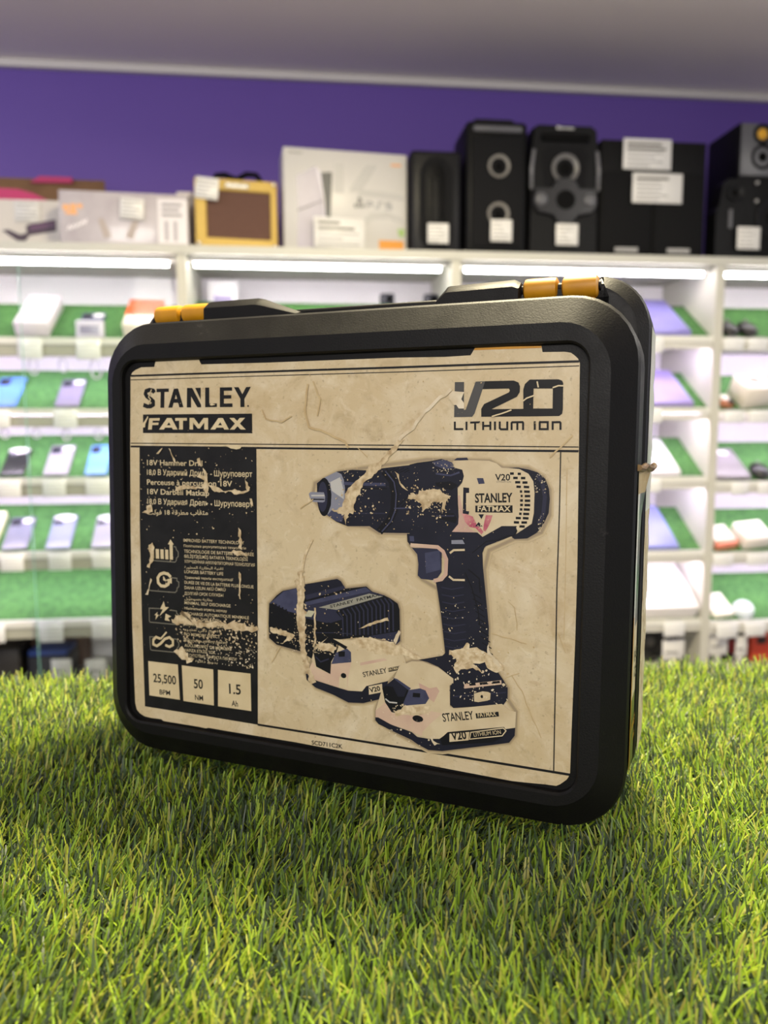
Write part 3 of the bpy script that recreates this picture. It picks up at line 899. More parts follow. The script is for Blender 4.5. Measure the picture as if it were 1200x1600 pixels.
# ---- charger
P([(128.66,-174.06),(135.14,-167.24),(140.27,-163.43),(155.46,-159.44),(185.50,-151.11),(188.51,-152.54),(192.14,-157.75),(208.63,-154.86),(213.32,-158.28),(222.56,-160.25),(227.15,-162.02),(232.86,-165.29),(234.27,-169.44),(235.01,-191.87),(232.10,-194.86),(222.92,-192.03),(204.28,-192.29),(187.60,-195.64),(177.88,-195.51),(166.82,-203.39),(164.99,-212.63),(155.57,-207.99),(135.12,-205.02),(128.63,-200.51),(127.99,-189.05)], DEEP)
P([(128.92,-174.04),(140.91,-163.72),(153.58,-160.14),(158.00,-174.96),(159.27,-180.48),(144.75,-178.60),(131.26,-173.61)], NAVY3)
P([(159.20,-156.92),(185.50,-151.11),(188.51,-152.54),(192.14,-157.75),(159.23,-168.12)], NAVY)
P([(159.22,-165.31),(190.93,-155.65),(192.14,-157.97),(160.48,-168.58)], NAVY2)
P([(159.24,-170.36),(208.05,-155.45),(212.74,-158.33),(169.17,-172.88),(159.88,-174.80)], NAVY3)
P([(159.25,-173.17),(212.15,-158.16),(222.79,-160.23),(185.65,-174.56),(177.82,-184.37),(159.27,-182.95)], NAVY2)
P([(170.41,-173.44),(211.01,-159.87),(221.65,-161.07),(185.04,-173.95)], mat('8E8B7C', 0.4))
TX('STANLEY  FATMAX', (180.19,-173.04), (219.12,-160.84), 2.0, INK, 0.02)
P([(158.27,-181.13),(162.00,-176.30),(167.71,-176.58),(164.50,-181.13)], mat('B9B498', 0.4))
P([(166.74,-182.27),(170.42,-176.12),(185.06,-175.94),(189.90,-180.47),(180.25,-184.14)], NAVY2)
P([(128.40,-177.52),(144.11,-181.84),(159.27,-182.17),(179.04,-184.81),(188.71,-181.14),(188.80,-194.96),(177.88,-195.51),(166.82,-203.39),(164.99,-212.63),(155.57,-207.99),(135.12,-205.02),(128.63,-200.51)], DEEP)
ST([(167.40,-192.64),(187.56,-190.65),(197.15,-190.80)], 0.6, NAVY2)
for pl in ([(131.91,-173.21),(130.22,-177.36)],[(134.88,-173.76),(133.07,-178.03)],[(137.71,-174.66),(135.91,-178.70)],[(140.53,-175.79),(138.74,-179.59)],[(143.60,-177.11),(141.56,-180.71)]):
    ST(pl, 1.2, DEEP)
for pl in ([(186.86,-175.23),(190.13,-179.35),(190.59,-193.12)],[(190.22,-173.83),(193.48,-177.94),(193.94,-192.56)],[(193.56,-172.55),(196.81,-176.65),(197.28,-192.00)],[(197.00,-171.15),(200.12,-175.26),(200.60,-191.34)],[(200.31,-169.89),(203.41,-173.99),(203.91,-190.79)],[(203.60,-168.62),(206.69,-172.72),(207.20,-190.24)],[(206.88,-167.37),(209.96,-171.45),(210.48,-190.02)],[(210.14,-166.12),(213.20,-170.19),(213.75,-189.48)],[(213.38,-164.87),(216.44,-168.94),(216.99,-188.61)],[(216.62,-163.85),(219.66,-167.91),(220.22,-187.97)],[(219.83,-162.94),(222.86,-166.99),(223.44,-187.11)],[(222.81,-162.16),(226.06,-166.18),(226.63,-186.25)],[(226.01,-162.22),(229.24,-165.59),(229.82,-185.40)]):
    ST(pl, 1.15, NAVY2)
P([(208.97,-191.27),(234.24,-184.97),(235.01,-191.87),(232.10,-194.86),(222.92,-192.24)], NAVY2)
# ---- battery lying behind
P([(164.99,-212.63),(168.06,-203.26),(177.88,-195.51),(187.60,-195.64),(197.19,-195.21),(204.28,-192.29),(213.65,-191.88),(234.38,-196.23),(239.01,-204.33),(240.22,-210.65),(234.58,-211.85),(225.56,-222.16),(209.32,-227.70),(206.05,-232.09),(195.08,-232.83),(187.23,-231.60),(168.16,-228.34),(161.27,-223.49),(165.62,-214.82)], SHELLC)
P([(165.62,-214.82),(168.12,-219.06),(180.47,-222.33),(181.03,-214.41),(197.32,-211.44),(195.01,-222.59),(194.12,-232.73),(187.23,-231.60),(168.16,-228.34),(161.27,-223.49)], PINK)
P([(187.78,-223.47),(194.05,-223.26),(194.12,-232.18),(187.35,-231.58)], SHELLC)
q.ellipse(*(191.15,-222.17), 2.2, 1.9, ly(), DEEP)
P([(166.21,-206.84),(177.88,-195.51),(187.62,-198.97),(185.24,-205.90),(181.03,-213.07),(180.47,-222.33),(168.74,-218.08)], DEEP)
ST([(168.09,-210.59),(172.44,-214.04),(179.18,-211.04)], 1.0, NAVY2)
P([(184.64,-205.96),(193.65,-201.66),(197.02,-204.06),(197.32,-211.44),(181.04,-214.75)], NAVY3)
P([(186.69,-204.63),(192.23,-204.03),(192.02,-207.93),(187.20,-208.58)], DEEP)
P([(177.88,-195.51),(180.31,-194.71),(194.24,-200.49),(192.46,-202.67)], DEEP)
P([(204.44,-210.96),(223.07,-205.58),(225.39,-206.95),(204.46,-213.16)], PINK)
P([(160.02,-224.55),(161.27,-223.49),(168.16,-228.56),(187.23,-231.82),(195.08,-232.94),(206.05,-232.09),(209.32,-227.70),(226.13,-221.87),(224.55,-234.31),(207.07,-240.60),(195.15,-241.76),(183.00,-237.53),(168.18,-234.01),(160.66,-229.03)], NAVY)
TX('STANLEY', (207.13,-221.34), (225.49,-215.85), 3.6, INK, 0.015)
P([(226.02,-212.52),(235.69,-209.56),(234.82,-212.79),(226.63,-215.28)], INK)
TX('FATMAX', (226.85,-214.60), (235.49,-211.85), 1.9, CREAM, 0.02)
P([(211.20,-227.68),(221.66,-224.39),(221.96,-230.48),(211.49,-233.82)], SHELLC)
TX('V20', (212.42,-232.16), (220.56,-229.46), 3.4, INK, 0.03)
# ---- battery under the drill
P([(216.86,-244.77),(221.55,-228.83),(231.05,-218.74),(234.64,-210.07),(244.00,-205.50),(252.26,-204.76),(263.53,-207.71),(274.69,-214.22),(274.74,-216.95),(271.99,-219.45),(272.65,-234.10),(276.07,-235.20),(309.07,-227.41),(314.84,-231.21),(318.81,-231.62),(318.50,-242.63),(310.42,-245.07),(270.39,-254.38),(265.39,-258.32),(257.22,-259.56),(251.00,-258.50),(244.71,-256.22),(216.93,-251.43)], SHELLC)
P([(216.86,-244.77),(224.34,-237.62),(229.77,-245.01),(248.71,-244.37),(245.10,-246.89),(245.23,-256.15),(216.93,-251.43)], PINK)
P([(249.40,-220.29),(257.67,-223.23),(262.74,-221.59),(264.82,-224.29),(260.89,-232.72),(257.80,-231.15),(250.50,-225.13)], PINK)
P([(247.68,-244.52),(258.95,-239.44),(267.10,-239.80),(258.08,-249.03),(252.21,-255.91),(252.06,-245.90)], PINK)
P([(221.86,-227.77),(231.06,-219.34),(242.41,-225.67),(238.15,-237.28),(238.04,-244.87),(229.23,-244.28),(224.12,-237.65)], DEEP)
P([(224.20,-225.45),(231.07,-220.05),(241.15,-225.32),(238.61,-231.68),(233.87,-232.30),(230.07,-225.72)], NAVY)
ST([(224.31,-235.08),(227.55,-237.19),(233.40,-236.91)], 1.0, STEEL2)
P([(229.46,-218.93),(233.18,-219.49),(243.75,-224.99),(242.21,-226.69)], NAVY3)
P([(242.21,-226.39),(250.49,-224.14),(254.63,-225.10),(257.38,-230.41),(254.77,-234.74),(237.64,-238.46),(238.35,-235.74)], NAVY3)
P([(245.36,-227.99),(250.75,-227.69),(250.59,-230.71),(244.99,-231.04)], DEEP)
P([(216.69,-249.71),(219.08,-249.58),(228.81,-253.29),(244.72,-256.63),(248.93,-259.42),(257.22,-259.56),(265.39,-258.32),(270.38,-253.98),(310.41,-244.88),(318.50,-242.54),(318.26,-248.12),(314.60,-253.48),(303.01,-256.83),(275.60,-264.47),(267.56,-266.75),(257.34,-267.57),(249.01,-264.65),(244.80,-262.27),(228.86,-257.57),(219.13,-254.39),(216.72,-251.97)], NAVY)
P([(245.42,-246.85),(252.47,-246.04),(252.66,-258.25),(245.34,-256.53)], PINK)
q.ellipse(*(249.16,-246.22), 4.0, 2.4, ly(), DEEP)
P([(265.90,-258.34),(271.36,-252.55),(310.85,-243.09),(312.71,-245.41),(310.53,-250.06),(303.45,-255.02),(267.49,-262.57)], DEEP)
P([(272.59,-253.45),(286.87,-250.13),(286.40,-256.08),(272.69,-259.38)], SHELLC)
TX('V20', (274.48,-257.72), (285.20,-255.19), 5.6, INK, 0.03)
ST([(287.86,-250.28),(310.39,-243.92),(312.33,-245.56),(309.75,-249.41),(287.07,-255.20)], 0.7, SHELLC, True)
TX('LITHIUM ION', (290.28,-252.95), (309.06,-248.17), 2.7, CREAM, 0.0)
TX('STANLEY', (268.01,-245.61), (290.03,-240.68), 5.8, INK, 0.015)
P([(290.92,-236.47),(306.81,-233.09),(307.36,-236.28),(291.58,-239.97)], INK)
TX('FATMAX', (292.73,-238.93), (305.63,-236.05), 3.0, CREAM, 0.02)

# ---- wear: torn, scraped and flaked spots
P(jag([(235.85,-50.51),(227.74,-59.93),(221.35,-66.86),(218.60,-71.21),(213.03,-76.08),(208.32,-78.35),(204.57,-83.68),(201.76,-89.88),(198.93,-97.01),(198.02,-103.21),(195.12,-102.89),(193.21,-107.83),(192.27,-112.31),(191.05,-104.38),(181.42,-101.64),(189.74,-98.22),(191.14,-89.33),(194.97,-83.93),(202.61,-77.61),(206.39,-74.91),(210.12,-68.76),(217.61,-66.06),(222.21,-60.84),(231.29,-50.53)], 0.7, 5, 1.6), TORN)
P(jag([(192.60,-90.16),(195.96,-86.54),(201.72,-85.94),(198.90,-92.61),(195.06,-95.38)], 0.5, 6, 2), FIBRE)
ST(jag([(233.01,-51.37),(244.62,-38.17),(258.29,-25.26),(269.47,-16.01)], 1.2, 8, 4, False), 2.2, PALE)
P(jag([(268.40,-18.98),(277.86,-17.04),(278.41,-28.21),(270.80,-27.58)], 1.4, 9, 2.5), PALE)
P(jag([(240.14,-87.85),(246.29,-88.82),(248.12,-85.49),(252.77,-84.21),(258.32,-83.62),(266.62,-86.01),(270.50,-88.95),(267.27,-91.76),(267.00,-97.37),(264.44,-97.47),(264.35,-92.21),(258.45,-91.70),(255.73,-95.15),(251.13,-99.30),(249.67,-95.36),(246.33,-91.48),(240.19,-90.88)], 0.8, 10, 1.8), TORN)
P(jag([(238.20,-90.48),(243.60,-86.90),(245.88,-88.54),(249.87,-85.02),(251.75,-90.90),(247.29,-92.74),(242.74,-90.34)], 0.8, 12, 2), TORN)
P(jag([(229.73,-72.30),(232.51,-74.38),(233.95,-79.48),(237.19,-82.82),(239.95,-85.30),(237.67,-84.94),(233.51,-80.77),(231.16,-76.12)], 0.5, 13, 2), TORN)
P(jag([(153.55,-148.36),(156.68,-147.59),(159.20,-156.92),(158.63,-174.91),(159.92,-189.43),(159.33,-204.19),(161.87,-215.24),(168.16,-229.24),(164.43,-231.98),(159.38,-220.07),(155.57,-209.13),(153.65,-195.70),(152.36,-178.84),(152.95,-160.75)], 0.9, 14, 2), TORN)
ST(jag([(164.93,-122.89),(158.61,-135.60),(155.97,-151.08),(155.47,-165.53)], 0.4, 15, 5, False), 1.6, FIBRE)
P(jag([(197.19,-195.76),(211.32,-191.90),(215.99,-192.74),(227.52,-193.18),(238.90,-196.29),(251.29,-202.96),(245.73,-203.58),(238.98,-202.19),(227.63,-202.36),(218.41,-202.83),(204.34,-199.42)], 1.0, 16, 2), FIBRE)
P(jag([(168.05,-201.01),(175.44,-199.12),(185.21,-201.44),(182.81,-206.16),(176.70,-205.71),(170.55,-205.25)], 0.8, 17, 1.5), FIBRE)
P(jag([(203.05,-186.38),(211.22,-181.23),(225.03,-176.16),(226.77,-178.16),(215.87,-181.34),(206.57,-185.16)], 0.5, 18, 2), TORN)
P(jag([(229.79,-192.40),(234.23,-183.89),(235.94,-185.33),(233.20,-192.05),(232.10,-194.86)], 0.6, 19, 2), PALE)
P(jag([(128.64,-192.44),(142.84,-193.36),(150.49,-196.02),(149.23,-199.56),(139.00,-204.04),(144.77,-197.73),(131.24,-196.79)], 0.9, 20, 2), TORN)
ST(jag([(167.95,-174.10),(167.37,-185.35),(168.03,-196.51),(166.20,-203.46)], 0.6, 21, 3, False), 1.4, TORN)
P(jag([(270.39,-197.14),(274.33,-193.79),(282.19,-191.02),(284.07,-186.96),(286.11,-191.09),(290.01,-190.96),(295.87,-193.40),(302.64,-195.52),(307.49,-199.73),(310.41,-203.20),(305.74,-206.61),(299.97,-205.38),(296.01,-200.09),(286.33,-202.35),(279.51,-206.04),(274.54,-205.94),(276.43,-200.37)], 1.0, 22, 1.8), FIBRE)
P(jag([(229.75,-242.99),(236.09,-241.10),(240.26,-237.50),(252.75,-236.81),(258.88,-234.98),(256.88,-238.24),(243.48,-242.60),(232.99,-246.59)], 0.9, 23, 2), FIBRE)
P(jag([(297.77,-192.23),(299.59,-187.27),(300.21,-193.88),(305.55,-198.05),(308.52,-203.42),(302.72,-199.33)], 0.7, 24, 2), PALE)
P(jag([(274.55,-206.42),(286.31,-201.19),(293.21,-205.21),(295.20,-207.86),(288.34,-204.82),(282.48,-206.47),(276.61,-210.08)], 0.8, 25, 2), TORN)
P(jag([(258.22,-258.01),(260.26,-257.20),(261.34,-260.53),(265.95,-261.82),(261.39,-263.52),(259.82,-261.77)], 0.5, 26, 2), PALE)
# flakes over the black panel
P(jag([(39.41,-196.57),(47.68,-186.73),(50.35,-188.76),(57.04,-190.42),(55.67,-193.93),(76.81,-193.64),(89.75,-192.98),(101.23,-190.25),(108.77,-192.83),(117.49,-193.08),(117.48,-197.43),(110.01,-196.53),(99.91,-199.72),(89.72,-197.41),(71.55,-196.93),(54.29,-197.45)], 2.4, 30, 2), TORN)
P(jag([(41.85,-219.19),(50.04,-216.03),(52.69,-220.31),(60.68,-225.10),(55.29,-228.56),(47.20,-226.62)], 1.6, 31, 1.8), FIBRE)
P(jag([(102.21,-116.85),(104.32,-119.98),(104.63,-133.96),(102.13,-133.03)], 0.7, 32, 2), TORN)
P(jag([(92.65,-136.82),(98.98,-134.83),(106.50,-136.55),(110.22,-138.49),(100.22,-138.76)], 1.0, 33, 2), TORN)
P(jag([(102.05,-151.44),(103.67,-153.50),(103.33,-173.11),(102.07,-172.67)], 0.5, 34, 2), TORN)
P(jag([(16.84,-136.12),(21.04,-134.18),(22.36,-138.09),(20.84,-146.71),(18.65,-153.70),(15.17,-152.78),(18.06,-146.88)], 1.0, 35, 2), FIBRE)
P(jag([(18.50,-162.86),(19.46,-163.94),(15.48,-176.87),(12.81,-176.51),(16.27,-171.06)], 0.4, 36, 2), PALE)
P(jag([(64.23,-64.90),(66.64,-64.87),(68.54,-71.22),(65.28,-69.90)], 0.5, 37, 2), TORN)
P(jag([(69.62,-72.11),(72.31,-74.33),(73.90,-78.39),(74.90,-87.47),(73.77,-92.97),(69.46,-88.52),(60.70,-88.76),(51.84,-89.00),(43.98,-91.07),(42.90,-87.39),(54.09,-86.17),(68.39,-87.18),(71.70,-82.08),(64.10,-78.60),(71.73,-78.44)], 0.8, 38, 2), TORN)
P(jag([(74.92,-85.65),(82.45,-86.36),(86.70,-88.96),(94.12,-89.65),(98.35,-87.74),(103.57,-89.39),(111.88,-88.71),(107.73,-90.16),(100.42,-92.62),(95.17,-90.52),(80.26,-90.95)], 0.8, 39, 2), TORN)
P(jag([(107.77,-79.47),(109.83,-82.98),(111.88,-86.48),(110.84,-90.07),(108.26,-86.58)], 0.6, 40, 2), TORN)
P(jag([(111.86,-94.50),(114.12,-95.31),(114.93,-100.63),(112.35,-99.83)], 0.6, 41, 2), TORN)
P(jag([(15.17,-103.25),(19.83,-102.61),(21.49,-107.75),(17.38,-110.28),(10.39,-109.13),(15.69,-107.03)], 0.6, 42, 2), TORN)
P(jag([(12.76,-38.34),(18.08,-31.85),(18.40,-33.25),(15.08,-38.35),(15.04,-40.69),(12.48,-41.15)], 0.4, 43, 2), CREAM)
P(jag([(37.66,-57.36),(39.01,-57.81),(44.27,-67.91),(42.91,-68.86),(40.41,-62.42)], 0.4, 44, 2), TORN)
P(jag([(31.43,-57.13),(31.99,-57.68),(27.94,-61.81),(25.65,-62.11)], 0.3, 45, 2), TORN)
P(jag([(81.61,-55.24),(93.28,-54.27),(105.29,-55.09),(103.20,-57.32),(97.98,-57.80),(93.27,-55.61)], 0.6, 46, 2), CREAM)
P(jag([(76.51,-23.83),(78.13,-22.51),(82.06,-23.90),(78.65,-24.30)], 0.4, 47, 2), CREAM)
for pl in ([(21.86,-10.79),(19.86,-14.26),(18.66,-17.01),(20.59,-18.90),(18.22,-23.03)], [(327.28,-12.12),(328.21,-16.23)], [(318.45,-24.58),(320.71,-22.86),(325.66,-21.30)], [(337.32,-16.43),(340.83,-15.29),(344.37,-15.58)], [(297.93,-34.44),(303.82,-32.71),(311.01,-30.39)]):
    ST(jag(pl, 0.25, 48, 3, False), 0.9, CREAM)
# stains and creases in the bare paper
for pl, w in (([(161.40,-10.04),(158.31,-28.45),(162.55,-41.46),(170.89,-43.32),(191.37,-51.55),(193.92,-56.09)], 1.5), ([(165.56,-8.31),(170.79,-21.71),(168.77,-33.17)], 1.0), ([(122.81,-28.05),(126.10,-35.19),(139.16,-37.63),(147.74,-33.00)], 1.0),
              ([(300.76,-180.12),(324.72,-184.65)], 0.5), ([(315.36,-206.99),(322.08,-217.08),(336.08,-246.98)], 0.5), ([(311.07,-209.70),(320.50,-205.07)], 0.5), ([(155.32,-101.07),(165.88,-93.64)], 0.8),
              ([(312.04,-157.33),(316.44,-161.27),(318.09,-176.24)], 0.4), ([(345.46,-175.69),(350.33,-187.90)], 0.4), ([(139.18,-205.99),(130.84,-219.26)], 0.6), ([(337.00,-61.22),(350.77,-46.82)], 1.0), ([(201.43,-56.04),(208.92,-62.75)], 0.5)):
    ST(jag(pl, 0.5, 60, 4, False), w, STAIN)
rnd = random.Random(11)


def flakes(poly, count, size, m):
    xs = [p[0] for p in poly]; zs = [p[1] for p in poly]
    for _ in range(count):
        x, z = rnd.uniform(min(xs), max(xs)), rnd.uniform(min(zs), max(zs))
        r = size * rnd.uniform(0.25, 1.0) ** 1.5
        a0 = rnd.uniform(0, 6.28)
        el = rnd.uniform(0.35, 1.0)
        k = rnd.randint(4, 7)
        pts = []
        for i in range(k):
            a = 2 * pi * i / k
            rr = r * rnd.uniform(0.5, 1.2)
            px, pz = rr * cos(a), rr * sin(a) * el
            pts.append((x + px * cos(a0) - pz * sin(a0), z + px * sin(a0) + pz * cos(a0)))
        q.flat(pts, 0.5 - 0.003 * (LAYER[0] + 1), m)


flakes([(238.10,-82.79),(268.33,-104.63)], 90, 1.3, TORN)
flakes([(188.08,-69.12),(216.17,-106.85)], 70, 1.3, TORN)
flakes([(249.95,-82.96),(270.51,-99.87)], 60, 1.0, TORN)
flakes([(197.16,-191.35),(250.18,-203.08)], 90, 1.3, FIBRE)
flakes([(165.56,-199.02),(187.68,-207.86)], 50, 1.2, FIBRE)
flakes([(150.41,-146.34),(163.18,-231.00)], 90, 1.2, TORN)
flakes([(229.68,-236.91),(261.07,-243.62)], 50, 1.2, FIBRE)
flakes([(276.78,-96.14),(301.04,-112.39)], 60, 0.8, SHELLC)
flakes([(42.23,-189.48),(117.43,-213.25)], 300, 1.5, TORN)
flakes([(63.50,-210.09),(117.40,-226.39)], 150, 1.1, PALE)
flakes([(10.18,-116.52),(117.41,-219.81)], 110, 1.0, TORN)
flakes([(8.94,-57.10),(116.94,-116.60)], 110, 1.0, TORN)
flakes([(178.30,-71.94),(223.71,-110.88)], 80, 1.0, TORN)
flakes([(223.22,-68.55),(268.04,-113.07)], 50, 0.9, TORN)
flakes([(257.06,-62.61),(273.64,-72.79)], 60, 0.7, PALE)
flakes([(325.67,-70.92),(336.78,-83.96)], 40, 0.6, PALE)
flakes([(329.68,-97.54),(334.19,-110.75)], 25, 0.7, PALE)
flakes([(128.64,-191.29),(170.57,-209.75)], 70, 1.1, TORN)
flakes([(167.87,-156.27),(204.05,-166.62)], 20, 1.2, TORN)
flakes([(159.28,-183.85),(192.41,-196.25)], 30, 1.0, TORN)
flakes([(270.27,-190.33),(312.89,-228.61)], 120, 1.2, PALE)
flakes([(217.90,-240.53),(267.54,-265.55)], 40, 1.0, PALE)
flakes([(265.15,-161.23),(299.81,-197.82)], 40, 0.8, PALE)
flakes([(0.20,1.40),(355.00,-54.91)], 90, 0.8, STAIN)
flakes([(122.74,-61.39),(348.29,-248.15)], 160, 0.8, STAIN)
flakes([(122.74,-61.39),(348.29,-248.15)], 90, 0.8, PALE)
label_obj = cbuild(q, 'front_label', lid)
label_obj['label'] = 'scuffed beige printed label showing a drill, batteries and charger'

# ---- torn stickers down the right-hand side
M_STK = mat('1A1A1B', 0.3, noise=(30.0, '242322'))
M_SILV = mat('BDBBB4', 0.32, noise=(20.0, 'E4E2DC'))


def side_sheet(name, parent, rows, wcols, matfun, u=391.0):
    """thin sheet on the right-hand face: rows of (v, w0, w1, bulge)"""
    s = MB()
    n = wcols
    for k in range(len(rows) - 1):
        for i in range(n):
            vs = []
            for (v, w0, w1, bu) in (rows[k], rows[k + 1]):
                for j in (i, i + 1):
                    f = j / n
                    vs.append((u + bu * f * f, w0 + (w1 - w0) * f, v))
            s.add(vs, [(0, 1, 3, 2)], matfun(k, i), True)
    return s


rows = []
rnd = random.Random(5)
for k in range(26):
    v = -68 - k * 8.0
    bul = 5.5 * max(0, 1 - k / 5) ** 2
    rows.append((v, 13 + rnd.uniform(-.4, .4), 46 + 4 * max(0, 1 - k / 6) + rnd.uniform(-.8, .8), bul))
s = side_sheet('lid_sticker', lid, rows, 8,
               lambda k, i: STAIN if k < 2 else (M_YEL if i == 0 and k > 11 else (PALE if 13 <= k <= 18 else (M_SILV if i < 3 and k < 13 else M_STK))))
o = cbuild(s, 'side_sticker', lid)
o['label'] = 'torn black and yellow sticker on the side'
s = MB()
s.tube([(390.6, 12, -67), (392.5, 22, -68), (393.5, 34, -66), (396.5, 47, -68), (398, 52, -66)], 2.2, mat('4A3A24', 0.4, noise=(200.0, '8A6B3A')), 8)
cbuild(s, 'curled_edge', o)
s = MB()
for tx, v0, w0, w1, cap, m in (('EAC', -196, 26, 46, 7, INK), ('CE', -208, 30, 45, 7, INK), ('STANLEY', -242, 17, 48, 5.5, M_YEL), ('FATMAX', -252, 30, 47, 4, M_YEL)):
    me = text_mesh(tx, 0.02)
    vs, fs, x0, x1 = me
    s.add([(391.5, w0 + (a - x0) / (x1 - x0) * (w1 - w0), v0 + c / 0.7 * cap) for a, c in vs], fs, m)
cbuild(s, 'sticker_print', o)
rows = []
for k in range(34):
    v = 30 - k * 9.2
    rows.append((v, 70 + rnd.uniform(-1.5, 1.0), 117 + rnd.uniform(-1.5, 1.5), rnd.uniform(0, 0.8)))
s = side_sheet('rear_sticker_sheen', rear, rows, 6, lambda k, i: M_SILV if k < 14 else (PALE if (k * 7 + i * 3) % 5 else TORN), 392.5)  # upper silvery rows paint in the bright reflection along the rear side
o = cbuild(s, 'rear_sticker_sheen', rear)
o['label'] = 'frayed pale sticker and painted-in reflection on the rear half'

# ------------------------------------------------------------------ display counter and its artificial turf
TY = radians(3.4)
TM = Matrix.Translation((0, 0.748, 0)) @ Matrix.Rotation(TY, 4, 'Z')
BASE_Z = 1.0745
b = MB()
counter = empty('display_counter', TM)
tag(counter, 'white display counter under the artificial turf', 'counter')
b = MB(); b.box(-0.72, 0.72, -0.62, 0.0, 1.04, 1.066, M_WHITE); b.build('counter_top', counter)
b = MB(); b.box(-0.70, 0.70, -0.60, -0.02, 0.08, 1.0397, mat('DAD8D4', 0.5)); b.build('counter_body', counter)
b = MB(); b.box(-0.68, 0.68, -0.56, -0.05, 0.0, 0.0797, mat('5A5856', 0.6)); b.build('plinth', counter)

gmt = bpy.data.materials.new('turf_blades')
gmt.use_nodes = True
t = gmt.node_tree
bs = t.nodes['Principled BSDF']
bs.inputs['Roughness'].default_value = 0.42
bs.inputs['Specular IOR Level'].default_value = 0.35
ge = t.nodes.new('ShaderNodeNewGeometry')
r = t.nodes.new('ShaderNodeValToRGB')
els = r.color_ramp.elements
els[0].position = 0.0; els[0].color = rgb('3A4638')
els[1].position = 1.0; els[1].color = rgb('B9C63E')
for p_, h in ((0.24, '46563F'), (0.42, '5A7636'), (0.55, '84A42E'), (0.78, '9FB834'), (0.92, 'A09A50')):
    e_ = els.new(p_); e_.color = rgb(h)
t.links.new(ge.outputs['Random Per Island'], r.inputs['Fac'])
t.links.new(r.outputs['Color'], bs.inputs['Base Color'])
tl = t.nodes.new('ShaderNodeBsdfTranslucent')
t.links.new(r.outputs['Color'], tl.inputs['Color'])
ms = t.nodes.new('ShaderNodeMixShader')
ms.inputs[0].default_value = 0.28
t.links.new(bs.outputs[0], ms.inputs[1])
t.links.new(tl.outputs[0], ms.inputs[2])
t.links.new(ms.outputs[0], t.nodes['Material Output'].inputs[0])
M_BACKING = mat('2C3A1E', 0.9)

rg = np.random.default_rng(7)
N = 80000
bx = rg.uniform(-0.60, 0.60, N)
by = rg.uniform(-0.56, -0.004, N)
# patches of slightly different lean, as in walked-on turf
lean = 1.1 + 0.9 * np.sin(bx * 17 + 1.3) * np.cos(by * 13) + rg.normal(0, 1.1, N)
ln = rg.uniform(0.016, 0.026, N)
wd = rg.uniform(0.0010, 0.0017, N)
tilt = np.clip(rg.normal(0.62, 0.24, N), 0.08, 1.25)
curl = rg.normal(0.16, 0.22, N)
# blades under and around the case are pressed down
iR = TM.inverted()
cc = iR @ CASE_M
ctr = np.array([(cc @ Vector((0, 0, 0)))[0], (cc @ Vector((0, 0, 0)))[1]])
ux = np.array([(cc.to_3x3() @ Vector((1, 0, 0)))[0], (cc.to_3x3() @ Vector((1, 0, 0)))[1]])
nx = np.array([-ux[1], ux[0]])
rel = np.stack([bx, by], 1) - ctr
fu = rel @ ux
fn = rel @ nx
under = (np.abs(fu) < 0.166) & (fn > -0.052) & (fn < 0.066)
ln = np.where(under, rg.uniform(0.008, 0.014, N), ln)
tilt = np.where(under, 1.0, tilt)
dx_, dy_ = np.cos(lean), np.sin(lean)
K = 4
V = np.zeros((N, K, 2, 3))
side = rg.uniform(0, 2 * pi, N)
sx_, sy_ = -dy_ * np.cos(0.5 * np.sin(side)) , dx_ * np.cos(0.5 * np.sin(side))
px, py, pz = bx.copy(), by.copy(), np.full(N, BASE_Z)
for k in range(K):
    f = k / (K - 1)
    w = wd * (1.0 - 0.35 * f ** 2) * (1 if k < K - 1 else 0.7) / 2
    V[:, k, 0] = np.stack([px - sx_ * w, py - sy_ * w, pz], 1)
    V[:, k, 1] = np.stack([px + sx_ * w, py + sy_ * w, pz + w * 0.5], 1)
    a = tilt + curl * f
    st = ln / (K - 1)
    px = px + dx_ * np.sin(a) * st
    py = py + dy_ * np.sin(a) * st
    pz = pz + np.cos(a) * st
verts = V.reshape(-1, 3)
base = (np.arange(N) * K * 2)[:, None]
fc = np.concatenate([base + np.array([2 * k, 2 * k + 1, 2 * k + 3, 2 * k + 2]) for k in range(K - 1)], 1).reshape(-1, 4)
nv0 = len(verts)
back = np.array([(x, y, z) for z in (1.0662, BASE_Z + 0.0005) for y in (-0.60, -0.002) for x in (-0.68, 0.68)])
bf = np.array([(0, 2, 3, 1), (4, 5, 7, 6), (0, 1, 5, 4), (2, 6, 7, 3), (0, 4, 6, 2), (1, 3, 7, 5)]) + nv0
verts = np.concatenate([verts, back])
faces = np.concatenate([fc, bf])
me = bpy.data.meshes.new('artificial_turf')
me.vertices.add(len(verts)); me.vertices.foreach_set('co', verts.ravel())
me.loops.add(faces.size); me.loops.foreach_set('vertex_index', faces.ravel().astype(np.int32))
me.polygons.add(len(faces)); me.polygons.foreach_set('loop_start', np.arange(0, faces.size, 4, dtype=np.int32))
me.materials.append(gmt); me.materials.append(M_BACKING)
mi = np.zeros(len(faces), np.int32); mi[-6:] = 1
me.polygons.foreach_set('material_index', mi)
sm = np.ones(len(faces), bool); sm[-6:] = False
me.polygons.foreach_set('use_smooth', sm)
me.update(calc_edges=True)
me.validate()
turf = bpy.data.objects.new('artificial_turf', me)
COL.objects.link(turf)
turf.matrix_world = TM
tag(turf, 'yellow-green artificial turf mat covering the counter under the tool case', 'artificial turf', kind='stuff')

